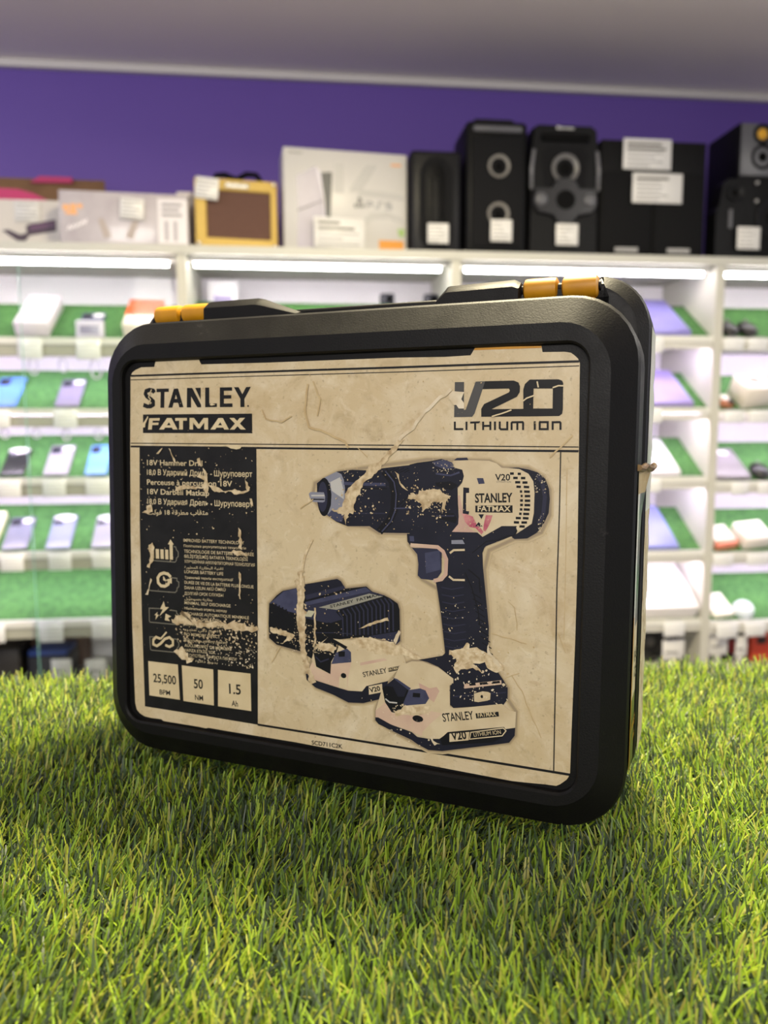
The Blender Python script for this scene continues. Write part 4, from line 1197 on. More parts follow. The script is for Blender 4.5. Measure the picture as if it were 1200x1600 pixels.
# ------------------------------------------------------------------ goods on top of the shelving
TOP = {k: u[2] + 0.0262 for k, u in UNITS.items()}
M_TAG = mat('D8D6D3', 0.4)
M_TAGL = mat('8F8D8C', 0.5)
M_TAGD = mat('55504A', 0.5)
M_SPK = mat('0A0A0B', 0.5, noise=(40.0, '0E0E10'), spec=0.16)
M_SPK2 = mat('131316', 0.42, spec=0.2)
M_GRILLE = mat('151517', 0.7, bump=(900.0, 0.8), spec=0.12)
M_RING = mat('6A6A6A', 0.4)
M_DARK = mat('060606', 0.7, spec=0.1)
M_GREYP = mat('55555A', 0.4)


def price_card(x, dep, zc, w, h, label, group=None, rot=0.0, roll=0.0, rows=5, head=0, lean=0.0, anchor=None):
    """a small printed card; its print is a few lines of small type"""
    b = MB()
    b.rbox(-w / 2, w / 2, -0.0012, 0.0, -h / 2, h / 2, 0.0005, M_TAG, 1)
    rnd = random.Random(int(abs(x) * 1e4) + int(zc * 1e3))
    for k in range(rows):
        z = h / 2 - h * (0.14 + 0.78 * k / max(1, rows - 1) * 0.93)
        x0 = -w * 0.42
        x1 = w * rnd.uniform(0.0, 0.40)
        th = h * (0.045 if k >= head else 0.08)
        b.flat([(x0, z - th), (x1, z - th), (x1, z), (x0, z)], -0.0014, M_TAGL if k >= head else M_TAGD)
    M = on_shelf(x, dep, zc, rot) @ Matrix.Rotation(lean, 4, 'X') @ Matrix.Rotation(roll, 4, 'Y')
    o = b.build('price_tag', M=M)
    return tag(o, label, 'price tag', group)


def thing_at(name, x, dep, z, label, cat, group=None, rot=0.0):
    e = empty(name, on_shelf(x, dep, z, rot))
    return tag(e, label, cat, group)


# opened vacuum cleaner carton at the far left
ax0, ax1, az0, az1 = -0.992,-0.643,1.872,2.014
zt = TOP['A']
x0, x1, h = ax0, ax1, az1 - zt
e = thing_at('vacuum_carton', (x0 + x1) / 2, 0.115, zt, 'opened white carton with magenta band and vacuum picture, leftmost on top of the shelves', 'box')
w = x1 - x0
M_CARD = mat('7A5A3C', 0.8, noise=(14.0, '6A4C32'))
M_MAG = mat('B0245E', 0.55)
M_CART = mat('C8C2BB', 0.55)
b = MB()
t_ = 0.004
b.box(-w / 2, w / 2, 0, t_, 0.0, h, M_CART)
b.box(-w / 2, w / 2, 0.28 - t_, 0.28, 0.0, h, M_CART)
b.box(-w / 2, -w / 2 + t_, t_, 0.28 - t_, 0.0, h, M_CART)
b.box(w / 2 - t_, w / 2, t_, 0.28 - t_, 0.0, h, M_CART)
b.box(-w / 2 + t_, w / 2 - t_, t_, 0.28 - t_, 0.0, t_, M_CARD)
b.build('carton', e)
fx0, fx1, fz0, fz1 = -1.098,-0.633,2.093,2.159
b = MB()
b.box(-w / 2, fx1 - (x0 + x1) / 2, 0.276, 0.28, h, fz1 - zt, M_CARD)
b.build('back_flap', e)
mx0, mx1, mz0, mz1 = -0.991,-0.728,2.005,2.051
c0 = (x0 + x1) / 2
b = MB()
b.prism([(mx0 - c0 + .03, h), (mx1 - c0, h - 0.004), (mx1 - c0 - 0.055, h + 0.022), (mx1 - c0 - 0.10, h + 0.034), (mx0 - c0 + .03, h + 0.036)], 0.01, 0.014, M_MAG)
b.build('front_flap', e)
gx0, gx1, _, gz1 = -0.872,-0.737,2.140,2.163
b = MB(); b.prism([(gx0 - c0, gz1 - zt - 0.02), (gx1 - c0, gz1 - zt - 0.018), (gx1 - c0, gz1 - zt), (gx0 - c0 + .03, gz1 - zt + 0.001)], 0.265, 0.2755, M_MAG)
b.build('red_liner', e)
vx0, vx1, vz0, vz1 = -0.878,-0.719,1.887,1.959
b = MB()
vw, vh = vx1 - vx0, vz1 - vz0
VAC = mat('3A2636', 0.45)
VAC2 = mat('5B3B58', 0.45)
b.flat([(vx0 - c0 + vw * p, vz0 - zt + vh * r_) for p, r_ in ((0, 0.5), (0.06, 0.42), (0.25, 0.12), (0.36, 0.02), (0.43, 0.1), (0.5, 0.32), (1, 0.52), (1, 1.0), (0.5, 0.78), (0.44, 0.68), (0.46, 0.42), (0.33, 0.35), (0.12, 0.55))], -0.0006, VAC)
b.flat([(vx0 - c0 + vw * p, vz0 - zt + vh * r_) for p, r_ in ((0.52, 0.50), (0.97, 0.68), (0.97, 0.92), (0.52, 0.74))], -0.001, VAC2)
b.build('printed_picture', e)

# long plastic-wrapped box
bx0, bx1, bz0, bz1 = -0.678,-0.312,1.851,2.016
b = MB()
w, h = bx1 - bx0, bz1 - zt
M_WRAP = mat('B8B1B5', 0.25, noise=(18.0, 'ABA3A8'), coat=0.3)
e = thing_at('long_box', (bx0 + bx1) / 2, 0.012, zt, 'long pale grey box in shiny plastic wrap, between the open carton and the yellow amplifier', 'box', rot=0.05)
b.rbox(-w / 2, w / 2, 0, 0.085, 0, h, 0.004, M_WRAP)
b.build('wrapped_carton', e)
b = MB()
b.box(w * 0.26, w * 0.49, -0.0009, -0.0002, h * 0.05, h * 0.9, mat('D8D3D5', 0.3))
for k in range(3):
    b.box(w * 0.29, w * (0.45 - 0.02 * (k % 2)), -0.0014, -0.001, h * (0.77 - 0.1 * k), h * (0.82 - 0.1 * k), mat('8E898E', 0.5))
b.box(w * 0.31, w * 0.34, -0.0014, -0.001, h * 0.1, h * 0.48, mat('A8A2A8', 0.5))
b.box(w * 0.38, w * 0.41, -0.0014, -0.001, h * 0.1, h * 0.48, mat('A8A2A8', 0.5))
b.build('end_print', e)
b = MB()
ORG = mat('E3A468', 0.4)
for k, (p, r_, ww, hh) in enumerate(((-0.47, .62, .05, .10), (-0.41, .6, .04, .14), (-0.36, .66, .04, .08), (-0.45, .54, .09, .06))):
    b.box(w * p, w * (p + ww), -0.0009 - k * 0.0001, -0.0002, h * r_, h * (r_ + hh), ORG)
b.stroke([(-w * .44, h * .24), (-w * .425, h * .32), (-w * .41, h * .27), (-w * .39, h * .34), (-w * .375, h * .30), (-w * .355, h * .37), (-w * .34, h * .34), (-w * .32, h * .42), (-w * .305, h * .38), (-w * .29, h * .46)], 0.004, -0.0011, mat('E9E4E6', 0.4))
for cx_, cz_, a in ((-0.16, 0.3, -0.35), (0.06, 0.3, 0.4)):
    pts = [(-0.011, -0.028), (0.011, -0.028), (0.008, 0.028), (-0.008, 0.028)]
    b.flat([(w * cx_ + p * cos(a) + r_ * sin(a), h * cz_ - p * sin(a) + r_ * cos(a)) for p, r_ in pts], -0.0009, mat('A89C96', 0.5))
b.build('printed_front', e)
# small white pack behind
px0, px1, pz0, pz1 = -0.360,-0.310,1.884,2.055
b = MB()
b.rbox(px0, px1, 0, 0.03, 0, pz1 - zt, 0.003, mat('CFC8C4', 0.4), 2)
b.box(px0 + 0.006, px1 - 0.008, -0.0006, -0.0001, pz1 - zt - 0.028, pz1 - zt - 0.016, mat('6B6360', 0.5))
o = b.build('blister_pack', M=on_shelf(0, 0.125, zt))
tag(o, 'small white pack with a dark mark, peeking out left of the yellow amplifier', 'box')

# yellow practice amplifier
zb = TOP['B']
M_TWEED = mat('C9AA55', 0.6, noise=(200.0, 'BB9A46'))
M_CLOTH = mat('553A30', 0.85, noise=(300.0, '5E4136'))
ax0, ax1, az0, az1 = -0.293,-0.048,1.861,2.068
w, h = ax1 - ax0, az1 - zb
e = thing_at('guitar_amplifier', (ax0 + ax1) / 2, 0.03, zb, 'small yellow tweed guitar amplifier with brown grille cloth', 'amplifier', rot=0.13)
b = MB()
fr_ = 0.034
b.rbox(-w / 2, -w / 2 + fr_, 0, 0.13, 0, h, 0.006, M_TWEED)
b.rbox(w / 2 - fr_ * 0.62, w / 2, 0, 0.13, 0, h, 0.005, M_TWEED)
b.rbox(-w / 2 + 0.005, w / 2 - 0.005, 0.0005, 0.129, h - 0.034, h - 0.0005, 0.005, M_TWEED)
b.rbox(-w / 2 + 0.005, w / 2 - 0.005, 0.0005, 0.129, 0.0005, 0.030, 0.005, M_TWEED)
b.box(-w / 2 + 0.01, w / 2 - 0.01, 0.11, 0.125, 0.01, h - 0.01, M_TWEED)
b.build('cabinet', e)
b = MB(); b.box(-w / 2 + fr_ - .002, w / 2 - fr_ * .62 + .002, 0.008, 0.014, 0.027, h - 0.031, M_CLOTH); b.build('grille_cloth', e)
b = MB()
b.flat([(-0.035, h - 0.028), (0.036, h - 0.028), (0.040, h - 0.010), (-0.031, h - 0.010)], -0.0012, mat('8D8272', 0.4))
b.text('Belcat', (-0.028, h - 0.024), (0.034, h - 0.024), 0.010, -0.0018, mat('EDE9DF', 0.3), 0.03)
b.build('name_plate', e)
for sx in (-1, 1):
    for zz in (0.010, h - 0.010):
        b = MB()
        b.lathe([(0.0068, 0.001), (0.006, -0.004), (0.002, -0.0055)], (sx * (w / 2 - 0.010), 0, zz), 'y', mat('D8D4CC', 0.25, 0.8), 12, True)
        b.build('corner_cap', e)
b = MB(); b.tube([(-0.065, 0.06, h - 0.002), (-0.055, 0.06, h + 0.024), (-0.03, 0.06, h + 0.028), (0.005, 0.06, h + 0.016), (0.035, 0.06, h + 0.034), (0.065, 0.06, h + 0.034), (0.09, 0.06, h - 0.001)], 0.009, M_DARK)
b.build('carry_strap', e)

# white games console box
x0, x1, z0, z1 = -0.034,0.347,1.866,2.156
w, h = x1 - x0, z1 - zb + 0.006
e = thing_at('console_box', (x0 + x1) / 2 + 0.004, 0.035, zb, 'white games console box with a picture of an upright console', 'box', rot=0.10)
M_CB = mat('C6C3BF', 0.4)
b = MB(); b.rbox(-w / 2, w / 2, 0, 0.13, 0, h, 0.002, M_CB, 1); b.build('carton', e)


def rc(p, r_):
    return (-w / 2 + w * p, h * r_)


b = MB()
G1, G2 = mat('AEACAA', 0.4), mat('BBB9B7', 0.4)
for poly, m, yy in (([(.40, .88), (.48, .88), (.48, .58), (.40, .58)], G1, 1), ([(.66, .88), (.76, .88), (.62, .60), (.52, .60)], G1, 1),
                    ([(.64, .63), (.97, .60), (.97, .54), (.58, .56)], G1, 1), ([(.60, .30), (.70, .40), (.84, .42), (.97, .36), (.97, .30), (.84, .35), (.72, .33), (.66, .28)], G1, 1)):
    b.flat([rc(*p) for p in poly], -0.0004 * yy, m)
con = mat('8E899C', 0.35, noise=(9.0, '9C96A8'))
b.flat([rc(*p) for p in ((.10, .73), (.255, .83), (.275, .80), (.315, .50), (.11, .385))], -0.0008, con)
b.flat([rc(*p) for p in ((.11, .375), (.315, .49), (.345, .02), (.10, .02))], -0.0008, con)
b.flat([rc(*p) for p in ((.255, .83), (.295, .77), (.335, .30), (.345, .02), (.33, .02), (.315, .50))], -0.0010, mat('BDB8C8', 0.35))
b.flat([rc(*p) for p in ((.295, .77), (.385, .78), (.372, .40), (.36, .02), (.338, .02), (.325, .50))], -0.0010, mat('2D3038', 0.4))
b.flat([rc(*p) for p in ((.105, .375), (.315, .49), (.315, .505), (.105, .39))], -0.0013, mat('5E5C66', 0.4))
# emblem: an upright P with a flattened S behind it
EM = mat('4A4A4C', 0.4)
b.flat([rc(*p) for p in ((.593, .55), (.625, .535), (.628, .495), (.61, .498), (.61, .525), (.604, .528), (.604, .448), (.593, .452))], -0.0009, EM)
b.stroke([rc(*p) for p in ((.565, .472), (.585, .478))], h * 0.014, -0.0009, EM)
b.stroke([rc(*p) for p in ((.56, .462), (.575, .45), (.59, .455))], h * 0.014, -0.0009, EM)
b.stroke([rc(*p) for p in ((.61, .472), (.63, .475), (.64, .462), (.61, .448))], h * 0.014, -0.0009, EM)
EM2 = mat('8E8D90', 0.4)
for pl in ([(.665, .45), (.665, .475), (.70, .475), (.715, .49), (.70, .508), (.655, .508)], [(.73, .45), (.765, .452), (.765, .508), (.80, .508)],
           [(.87, .505), (.825, .505), (.825, .48), (.865, .478), (.87, .452), (.82, .447)]):
    b.stroke([rc(*p) for p in pl], h * 0.018, -0.0009, EM2)
b.text('SONY', rc(.045, .942), rc(.155, .936), 0.006, -0.0006, mat('6A6866', 0.4), 0.02)
b.box(*[v for v in (rc(.865, .895)[0], rc(.95, .895)[0])], -0.0008, -0.0002, h * .878, h * .902, mat('D99A62', 0.4))
b.box(rc(.765, 0)[0], rc(.972, 0)[0], -0.0008, -0.0002, h * .028, h * .128, mat('C9841B', 0.4))
b.flat([rc(*p) for p in ((.92, .25), (.98, .25), (.98, .19), (.96, .165), (.93, .18))], -0.0008, mat('8CA860', 0.4))
b.build('printed_front', e)
price_card((x0 + x1) / 2 + w * -0.13 + 0.03, 0.012, zb + h * 0.165, w * 0.41, h * 0.30, 'wide white price card leaning on the console box', head=2, rot=0.10)


# speakers
def cone(b, cx, cz, r, y, ring=M_RING):
    b.lathe([(r * 1.12, 0.0), (r * 1.1, -0.006), (r, -0.006), (r * 0.62, 0.008), (r * 0.6, 0.008)], (cx, y, cz), 'y', ring, 28)
    b.lathe([(r * 0.6, 0.007), (r * 0.4, 0.0), (r * 0.15, -0.004), (0.0004, -0.005)], (cx, y, cz), 'y', M_DARK, 24)


# narrow black speaker beside the console box
x0, x1, z0, z1 = 0.357,0.517,1.867,2.173
w, h = x1 - x0, z1 - zb
e = thing_at('speaker', (x0 + x1) / 2, 0.03, zb, 'narrow black portable speaker with oval grille, just right of the console box', 'speaker')
b = MB(); b.rbox(-w / 2, w / 2, 0, 0.14, 0, h, 0.014, M_SPK2); b.build('cabinet', e)
b = MB()
ov = []
for cz_, a0 in ((h * 0.74, 0), (h * 0.20, 180)):
    for i in range(13):
        a = radians(a0 + 180 * i / 12)
        ov.append((0.052 * cos(a), cz_ + 0.052 * sin(a) * 1.1))
ov2 = [(p * 0.55, h * 0.42 + (r_ - h * 0.45) * 0.72) for p, r_ in ov]
b.loft([[(p, -0.002, r_) for p, r_ in ov], [(p * .96, -0.004, r_) for p, r_ in ov], [(p * .6, 0.0, r_ * 0.9 + 0.015) for p, r_ in ov]], M_GRILLE, False, True)
b.build('grille', e)
b = MB(); b.rbox(-0.012, 0.012, -0.006, 0.001, h * 0.22, h * 0.72, 0.004, M_SPK); b.build('centre_bar', e)
sx_c = (x0 + x1) / 2
price_card(sx_c + 0.005, 0.018, zb + 0.056, 0.066, 0.060, 'white price tag at the foot of the narrow speaker beside the console box', 'price tags at the speakers')

# tall twin-driver speaker
zc_ = TOP['C']
x0, x1, z0, z1 = 0.531,0.726,1.867,2.266
w, h = x1 - x0, z1 - zc_
e = thing_at('speaker', (x0 + x1) / 2, 0.03, zc_, 'tallest black speaker, two round drivers one above the other', 'speaker')
b = MB(); b.rbox(-w / 2, w / 2, 0, 0.2, 0, h, 0.016, M_SPK); b.build('cabinet', e)
b = MB(); b.rbox(-w / 2 + 0.018, w / 2 - 0.018, -0.008, 0.002, 0.02, h * 0.88, 0.006, M_GRILLE); b.build('grille', e)
for k in (0.655, 0.30):
    b = MB(); cone(b, 0.004, h * k, 0.031, -0.0085, mat('77736E', 0.4)); b.build('driver', e)
b = MB(); b.rbox(-w / 2 + 0.02, w / 2 - 0.02, -0.012, 0.0, h * 0.91, h * 0.955, 0.006, M_GREYP); b.build('control_panel', e)
b = MB(); b.tube([(-w * .36, 0.05, h - 0.004), (-w * .3, 0.05, h + 0.014), (w * .3, 0.05, h + 0.014), (w * .36, 0.05, h - 0.004)], 0.008, M_SPK2); b.build('carry_handle', e)
px = (x0 + x1) / 2
price_card(px + 0.012, 0.014, zc_ + 0.068, 0.068, 0.066, 'white price tag on the tallest speaker, below its lower driver', 'price tags at the speakers')

# party speaker with sculpted front
x0, x1, z0, z1 = 0.733,0.959,1.867,2.263
w, h = x1 - x0, z1 - zc_
e = thing_at('party_speaker', (x0 + x1) / 2, 0.03, zc_, 'black party speaker with one large driver over a round bass port', 'speaker')
b = MB()
out = [(-.5, .02), (-.47, 0), (.47, 0), (.5, .02), (.49, .80), (.46, .97), (.38, 1.0), (-.38, 1.0), (-.46, .97), (-.49, .80)]
b.loft([[(p * w * .96, 0.0, r_ * h * .985 + .002) for p, r_ in out], [(p * w, 0.012, r_ * h) for p, r_ in out], [(p * w, 0.22, r_ * h) for p, r_ in out]], M_SPK, True, True, False)
b.build('cabinet', e)
b = MB(); b.flat([(-w * .28, h * .47), (w * .28, h * .47), (w * .33, h * .78), (w * .25, h * .83), (-w * .25, h * .83), (-w * .33, h * .78)], -0.0015, M_GRILLE)
b.build('grille', e)
b = MB(); cone(b, 0, h * 0.665, 0.040, -0.004, mat('5F5D5C', 0.4)); b.build('driver', e)
b = MB()
b.loft([[(p * w, -0.002, r_ * h) for p, r_ in ((-.48, .38), (-.40, .32), (-.18, .30), (-.10, .24), (.10, .24), (.18, .30), (.40, .32), (.48, .38), (.46, .50), (.20, .50), (.12, .58), (-.12, .58), (-.20, .50), (-.46, .50))],
        [(p * w * .93, -0.014, r_ * h * .98 + .006) for p, r_ in ((-.48, .38), (-.40, .32), (-.18, .30), (-.10, .24), (.10, .24), (.18, .30), (.40, .32), (.48, .38), (.46, .50), (.20, .50), (.12, .58), (-.12, .58), (-.20, .50), (-.46, .50))]], mat('1E1E21', 0.3, spec=0.4), False, True, False)
b.build('port_frame', e)
b = MB(); b.ellipse(0, h * .42, w * .14, h * .075, -0.0145, M_DARK); b.build('bass_port', e)
for s_ in (-1, 1):
    b = MB(); b.lathe([(0.021, -0.013), (0.019, -0.02), (0.008, -0.018), (0.0005, -0.0195)], (s_ * w * .35, 0, h * .42), 'y', M_GREYP, 18); b.build('tweeter', e)
for s_ in (-1, 1):
    b = MB(); b.tube([(s_ * w * .475, -0.004, h * .5), (s_ * w * .48, -0.004, h * .66), (s_ * w * .45, -0.004, h * .8)], 0.006, mat('6E6E72', 0.3)); b.build('side_trim', e)
b = MB(); b.rbox(-w * .34, w * .34, -0.01, 0.0, h * .865, h * .925, 0.006, M_DARK); b.build('handle_recess', e)
b = MB(); b.text('Eltronic', (-w * .13, h * .962), (w * .12, h * .962), 0.009, -0.0009, mat('C9C7C4', 0.3), 0.03); b.build('name_plate', e)
px = (x0 + x1) / 2
price_card(px + 0.008, 0.02, zc_ + 0.063, 0.072, 0.066, 'white price tag at the foot of the party speaker', 'price tags at the speakers')

# pair of black boxy speakers
x0, x1, z0, z1 = 0.964,1.311,1.867,2.224
h = z1 - zc_
xm = (x0 + x1) / 2
for i, (a, c, lab) in enumerate(((x0, xm - 0.001, 'plain black boxy speaker next to the party speaker, left of a matching pair'),
                                 (xm + 0.001, x1, 'plain black boxy speaker farther from the party speaker, right of a matching pair'))):
    w = c - a
    e = thing_at('boxy_speaker', (a + c) / 2, 0.03, zc_, lab, 'speaker', 'pair of plain black boxy speakers')
    b = MB(); b.rbox(-w / 2, w / 2, 0, 0.25, 0, h, 0.003, M_SPK, 2); b.build('cabinet', e)
    b = MB(); b.rbox(-w / 2 + 0.004, w / 2 - 0.004, -0.008, 0.001, 0.006, h * 0.73, 0.003, mat('0A0A0C', 0.8, bump=(900.0, 0.6), spec=0.2), 2); b.build('grille', e)
    b = MB(); b.box(-w * .22, w * .22, -0.0095, -0.0082, 0.014, 0.028, mat('8C8A88', 0.4)); b.build('badge', e)
p0 = 1.031,1.189,2.133,2.226
price_card((p0[0] + p0[1]) / 2, 0.021, (p0[2] + p0[3]) / 2, p0[1] - p0[0], p0[3] - p0[2], 'upper of two white price cards on the boxy speaker pair', 'price cards on the boxy speakers', head=2, rows=6)
p0 = 1.061,1.226,2.030,2.121
price_card((p0[0] + p0[1]) / 2, 0.014, (p0[2] + p0[3]) / 2, p0[1] - p0[0], p0[3] - p0[2], 'lower of two white price cards on the boxy speaker pair', 'price cards on the boxy speakers', head=1, rows=6)

# studio monitor and compact speaker at the right edge
zd = TOP['D']
x0, x1, z0, z1 = 1.450,1.643,1.887,2.312
w, h = x1 - x0, z1 - zd
e = thing_at('studio_monitor', (x0 + x1) / 2, 0.08, zd, 'grey speaker with a yellow tweeter, at the right edge of the picture', 'speaker')
b = MB(); b.rbox(-w / 2, w / 2, 0, 0.2, 0, h, 0.006, M_SPK, 2); b.build('cabinet', e)
b = MB(); b.rbox(-w / 2 + 0.003, w / 2 - 0.003, -0.008, 0.001, h * 0.62, h - 0.004, 0.004, mat('5C5C60', 0.35), 2); b.build('front_panel', e)
b = MB(); b.lathe([(0.032, -0.008), (0.030, -0.014), (0.018, -0.006)], (-0.022, 0, h * .915), 'y', M_DARK, 24); b.build('tweeter_surround', e)
b = MB(); b.lathe([(0.018, -0.0085), (0.012, -0.016), (0.0005, -0.02)], (-0.022, 0, h * .915), 'y', mat('E3A81A', 0.4), 20); b.build('tweeter', e)
b = MB(); cone(b, -0.018, h * .755, 0.036, -0.009, M_SPK2); b.build('driver', e)
b = MB(); cone(b, 0.035, h * .33, 0.06, -0.001, M_SPK2); b.build('woofer', e)
for zz in (.575, .445):
    b = MB(); b.lathe([(0.006, 0), (0.005, -0.006), (0.001, -0.007)], (-0.03, -0.001, h * zz), 'y', mat('B8B6B4', 0.3), 12, True); b.build('screw', e)
x0, x1, z0, z1 = 1.347,1.443,1.871,2.114
w, h = x1 - x0, z1 - zd
e = thing_at('compact_speaker', (x0 + x1) / 2, 0.02, zd, 'low black speaker with round top, in front of the grey speaker at the right edge', 'speaker')
out = [(-w / 2, 0), (w / 2, 0), (w / 2, h * .8), (w * .42, h * .95), (w * .2, h), (-w * .1, h), (-w * .28, h * .94), (-w * .36, h * .78), (-w * .40, h * .66), (-w / 2, h * .6)]
b = MB(); b.prism(out, 0, 0.055, M_SPK); b.build('cabinet', e)
b = MB(); cone(b, 0.012, h * .83, 0.024, -0.003, M_SPK2); b.build('driver', e)
b = MB(); b.rbox(-w * .06, w * .06, -0.005, 0.001, h * .38, h * .62, 0.002, M_GREYP); b.build('volume_slider', e)
p0 = 1.413,1.491,1.895,1.965
price_card((p0[0] + p0[1]) / 2, 0.005, zd + 0.062, p0[1] - p0[0], p0[3] - p0[2], 'yellowish white price tag before the grey speaker at the right edge', rows=5)
p0 = -0.838,-0.764,1.948,2.011
price_card((p0[0] + p0[1]) / 2, 0.113, (p0[2] + p0[3]) / 2, p0[1] - p0[0], p0[3] - p0[2], 'white price tag on the open vacuum carton')
p0 = -0.505,-0.438,1.937,1.997
price_card((p0[0] + p0[1]) / 2, 0.005, (p0[2] + p0[3]) / 2, p0[1] - p0[0], p0[3] - p0[2], 'white price tag on the long plastic-wrapped box', roll=0.05, rot=0.05)
p0 = -0.289,-0.221,2.003,2.065
price_card((p0[0] + p0[1]) / 2, 0.013, (p0[2] + p0[3]) / 2, p0[1] - p0[0], p0[3] - p0[2], 'white price tag with a grey square, on the corner of the yellow amplifier', roll=0.1, rot=0.0)

# ------------------------------------------------------------------ goods on the turf ramps
M_PHG = mat('6E7088', 0.3)
M_STICK = mat('EFEAF0', 0.5)


def ramp_m(unit, row, x, s, rot=0.0):
    z = UNITS[unit][3][row]
    return (Matrix.Translation(shelf_pt(x, 0.022, z + 0.0012)) @ Matrix.Rotation(SW, 4, 'Z') @
            Matrix.Rotation(RAMP, 4, 'X') @ Matrix.Translation((0, s, 0)) @ Matrix.Rotation(rot, 4, 'Z'))


def phone(unit, row, cx, w, ln_, col, label, sticker=None, cams='dots', s=0.004, band=None, rot=0.04):
    b = MB()
    b.rbox(-w / 2, w / 2, 0, ln_, 0.0005, 0.0085, 0.0035, mat(col, 0.25), 3)
    o = b.build('smartphone', M=ramp_m(unit, row, cx, s, rot))
    tag(o, label, 'phone', 'phones leaning on the turf shelves')
    b = MB()
    b.rbox(-w * .42, -w * .42 + w * .38, ln_ * .70, ln_ * .93, 0.0082, 0.0102, 0.0008, mat('3A3B48', 0.25), 1)
    for p, r_ in ((-.34, .87), (-.34, .77), (-.18, .82)):
        b.lathe([(w * .065, 0.0102), (w * .055, 0.0114), (0.0004, 0.0114)], (w * p, ln_ * r_, 0), 'z', M_DARK, 12)
    b.build('camera_module', o)
    if sticker:
        b = MB()
        if sticker == 'round':
            n = 18
            b.add([(w * .22 + 0.017 * cos(2 * pi * i / n), ln_ * .86 + 0.012 * sin(2 * pi * i / n), 0.0088) for i in range(n)], [tuple(range(n))], M_STICK)
        else:
            n = 22
            b.add([(0.9 * w / 2 * cos(2 * pi * i / n), ln_ * .9 + 0.016 * sin(2 * pi * i / n), 0.0106) for i in range(n)], [tuple(range(n))], M_STICK)
            for k in range(4):
                b.box(-w * .3 + k * w * .15, -w * .3 + k * w * .15 + w * .09, ln_ * .88, ln_ * .92, 0.0107, 0.0109, mat('8C7FA8', 0.5))
        b.build('sticker', o)
    return o


PH = ((0, 143, 0.070, 0.15, '5A5E7C', 'slate phone with pale clip, on the top turf row of the left shelves', 'round'),
      (1, 15, 0.080, 0.165, '5C86D8', 'large blue phone at the left edge, second turf row', None),
      (1, 112, 0.072, 0.155, '7D7590', 'mauve-grey phone with round sticker, alone by a green edge on the second turf row', 'round'),
      (2, 27, 0.070, 0.135, '26262A', 'black phone with an oval white sticker across its top, third turf row', 'oval'),
      (2, 94, 0.074, 0.155, '9A93A0', 'silver phone with round sticker, third turf row of the left shelves', 'round'),
      (2, 156, 0.066, 0.155, '6E9BE0', 'light blue phone on the third turf row, partly behind the tool case', None),
      (3, 31, 0.076, 0.15, '6F7184', 'grey phone without oval sticker, fourth turf row at the left', 'round'),
      (3, 98, 0.074, 0.155, '8185A0', 'blue-grey phone under a white oval sticker, fourth turf row', 'oval'),
      (3, 166, 0.070, 0.15, '8A8896', 'grey phone with oval sticker, fourth turf row, partly behind the tool case', 'oval'))
PXX = {143: -0.619, 15: -0.874, 112: -0.688, 27: -0.858, 94: -0.731, 156: -0.613, 31: -0.863, 98: -0.735, 166: -0.603}
for row, pxk, w, ln_, col, lab, st in PH:
    phone('A', row, PXX[pxk], w, ln_, col, lab, st)
# phone stand holding the phone of the top row
b = MB()
b.rbox(-0.04, 0.04, -0.004, 0.018, 0.0, 0.05, 0.004, mat('DDD6EC', 0.2))
b.rbox(-0.028, 0.028, -0.0062, -0.003, 0.01, 0.034, 0.001, mat('9C97B4', 0.2))
o = b.build('phone_holder', M=on_shelf(-0.606, 0.004, UNITS['A'][3][0] + 0.0005))
tag(o, 'small clear holder in front of the slate phone, top turf row', 'phone holder')

# white box and orange box on the top row at the left
M_WBOX = mat('E6DCEA', 0.4)
b = MB()
b.rbox(-0.048, 0.048, 0.0, 0.195, 0.001, 0.045, 0.002, M_WBOX, 1)
o = b.build('white_box', M=ramp_m('A', 0, -0.775, 0.004, 0.0))
tag(o, 'plain white product box on the top turf row at the left', 'box')
b = MB()
b.box(-0.046, 0.046, 0.1945, 0.1955, 0.004, 0.042, mat('D5CCD8', 0.4)); b.build('lid_edge', o)
b = MB()
b.rbox(-0.052, 0.052, 0.0, 0.17, 0.001, 0.045, 0.002, mat('F1E6DC', 0.4), 1)
o = b.build('orange_box', M=ramp_m('A', 0, -0.461, 0.003, 0.0))
tag(o, 'orange and white box on the top turf row beside the left latch', 'box')
b = MB(); b.rbox(-0.0525, 0.0525, 0.06, 0.1705, 0.0015, 0.0462, 0.002, mat('E2521E', 0.4), 1)
b.build('orange_sleeve', o)
# pale thing at the left edge, fourth row
b = MB(); b.rbox(-0.03, 0.03, 0.0, 0.13, 0.001, 0.03, 0.004, mat('E9E3C4', 0.4), 2)
o = b.build('cream_box', M=ramp_m('A', 3, -0.948, 0.03))
tag(o, 'cream box cut by the left edge, fourth turf row', 'box')

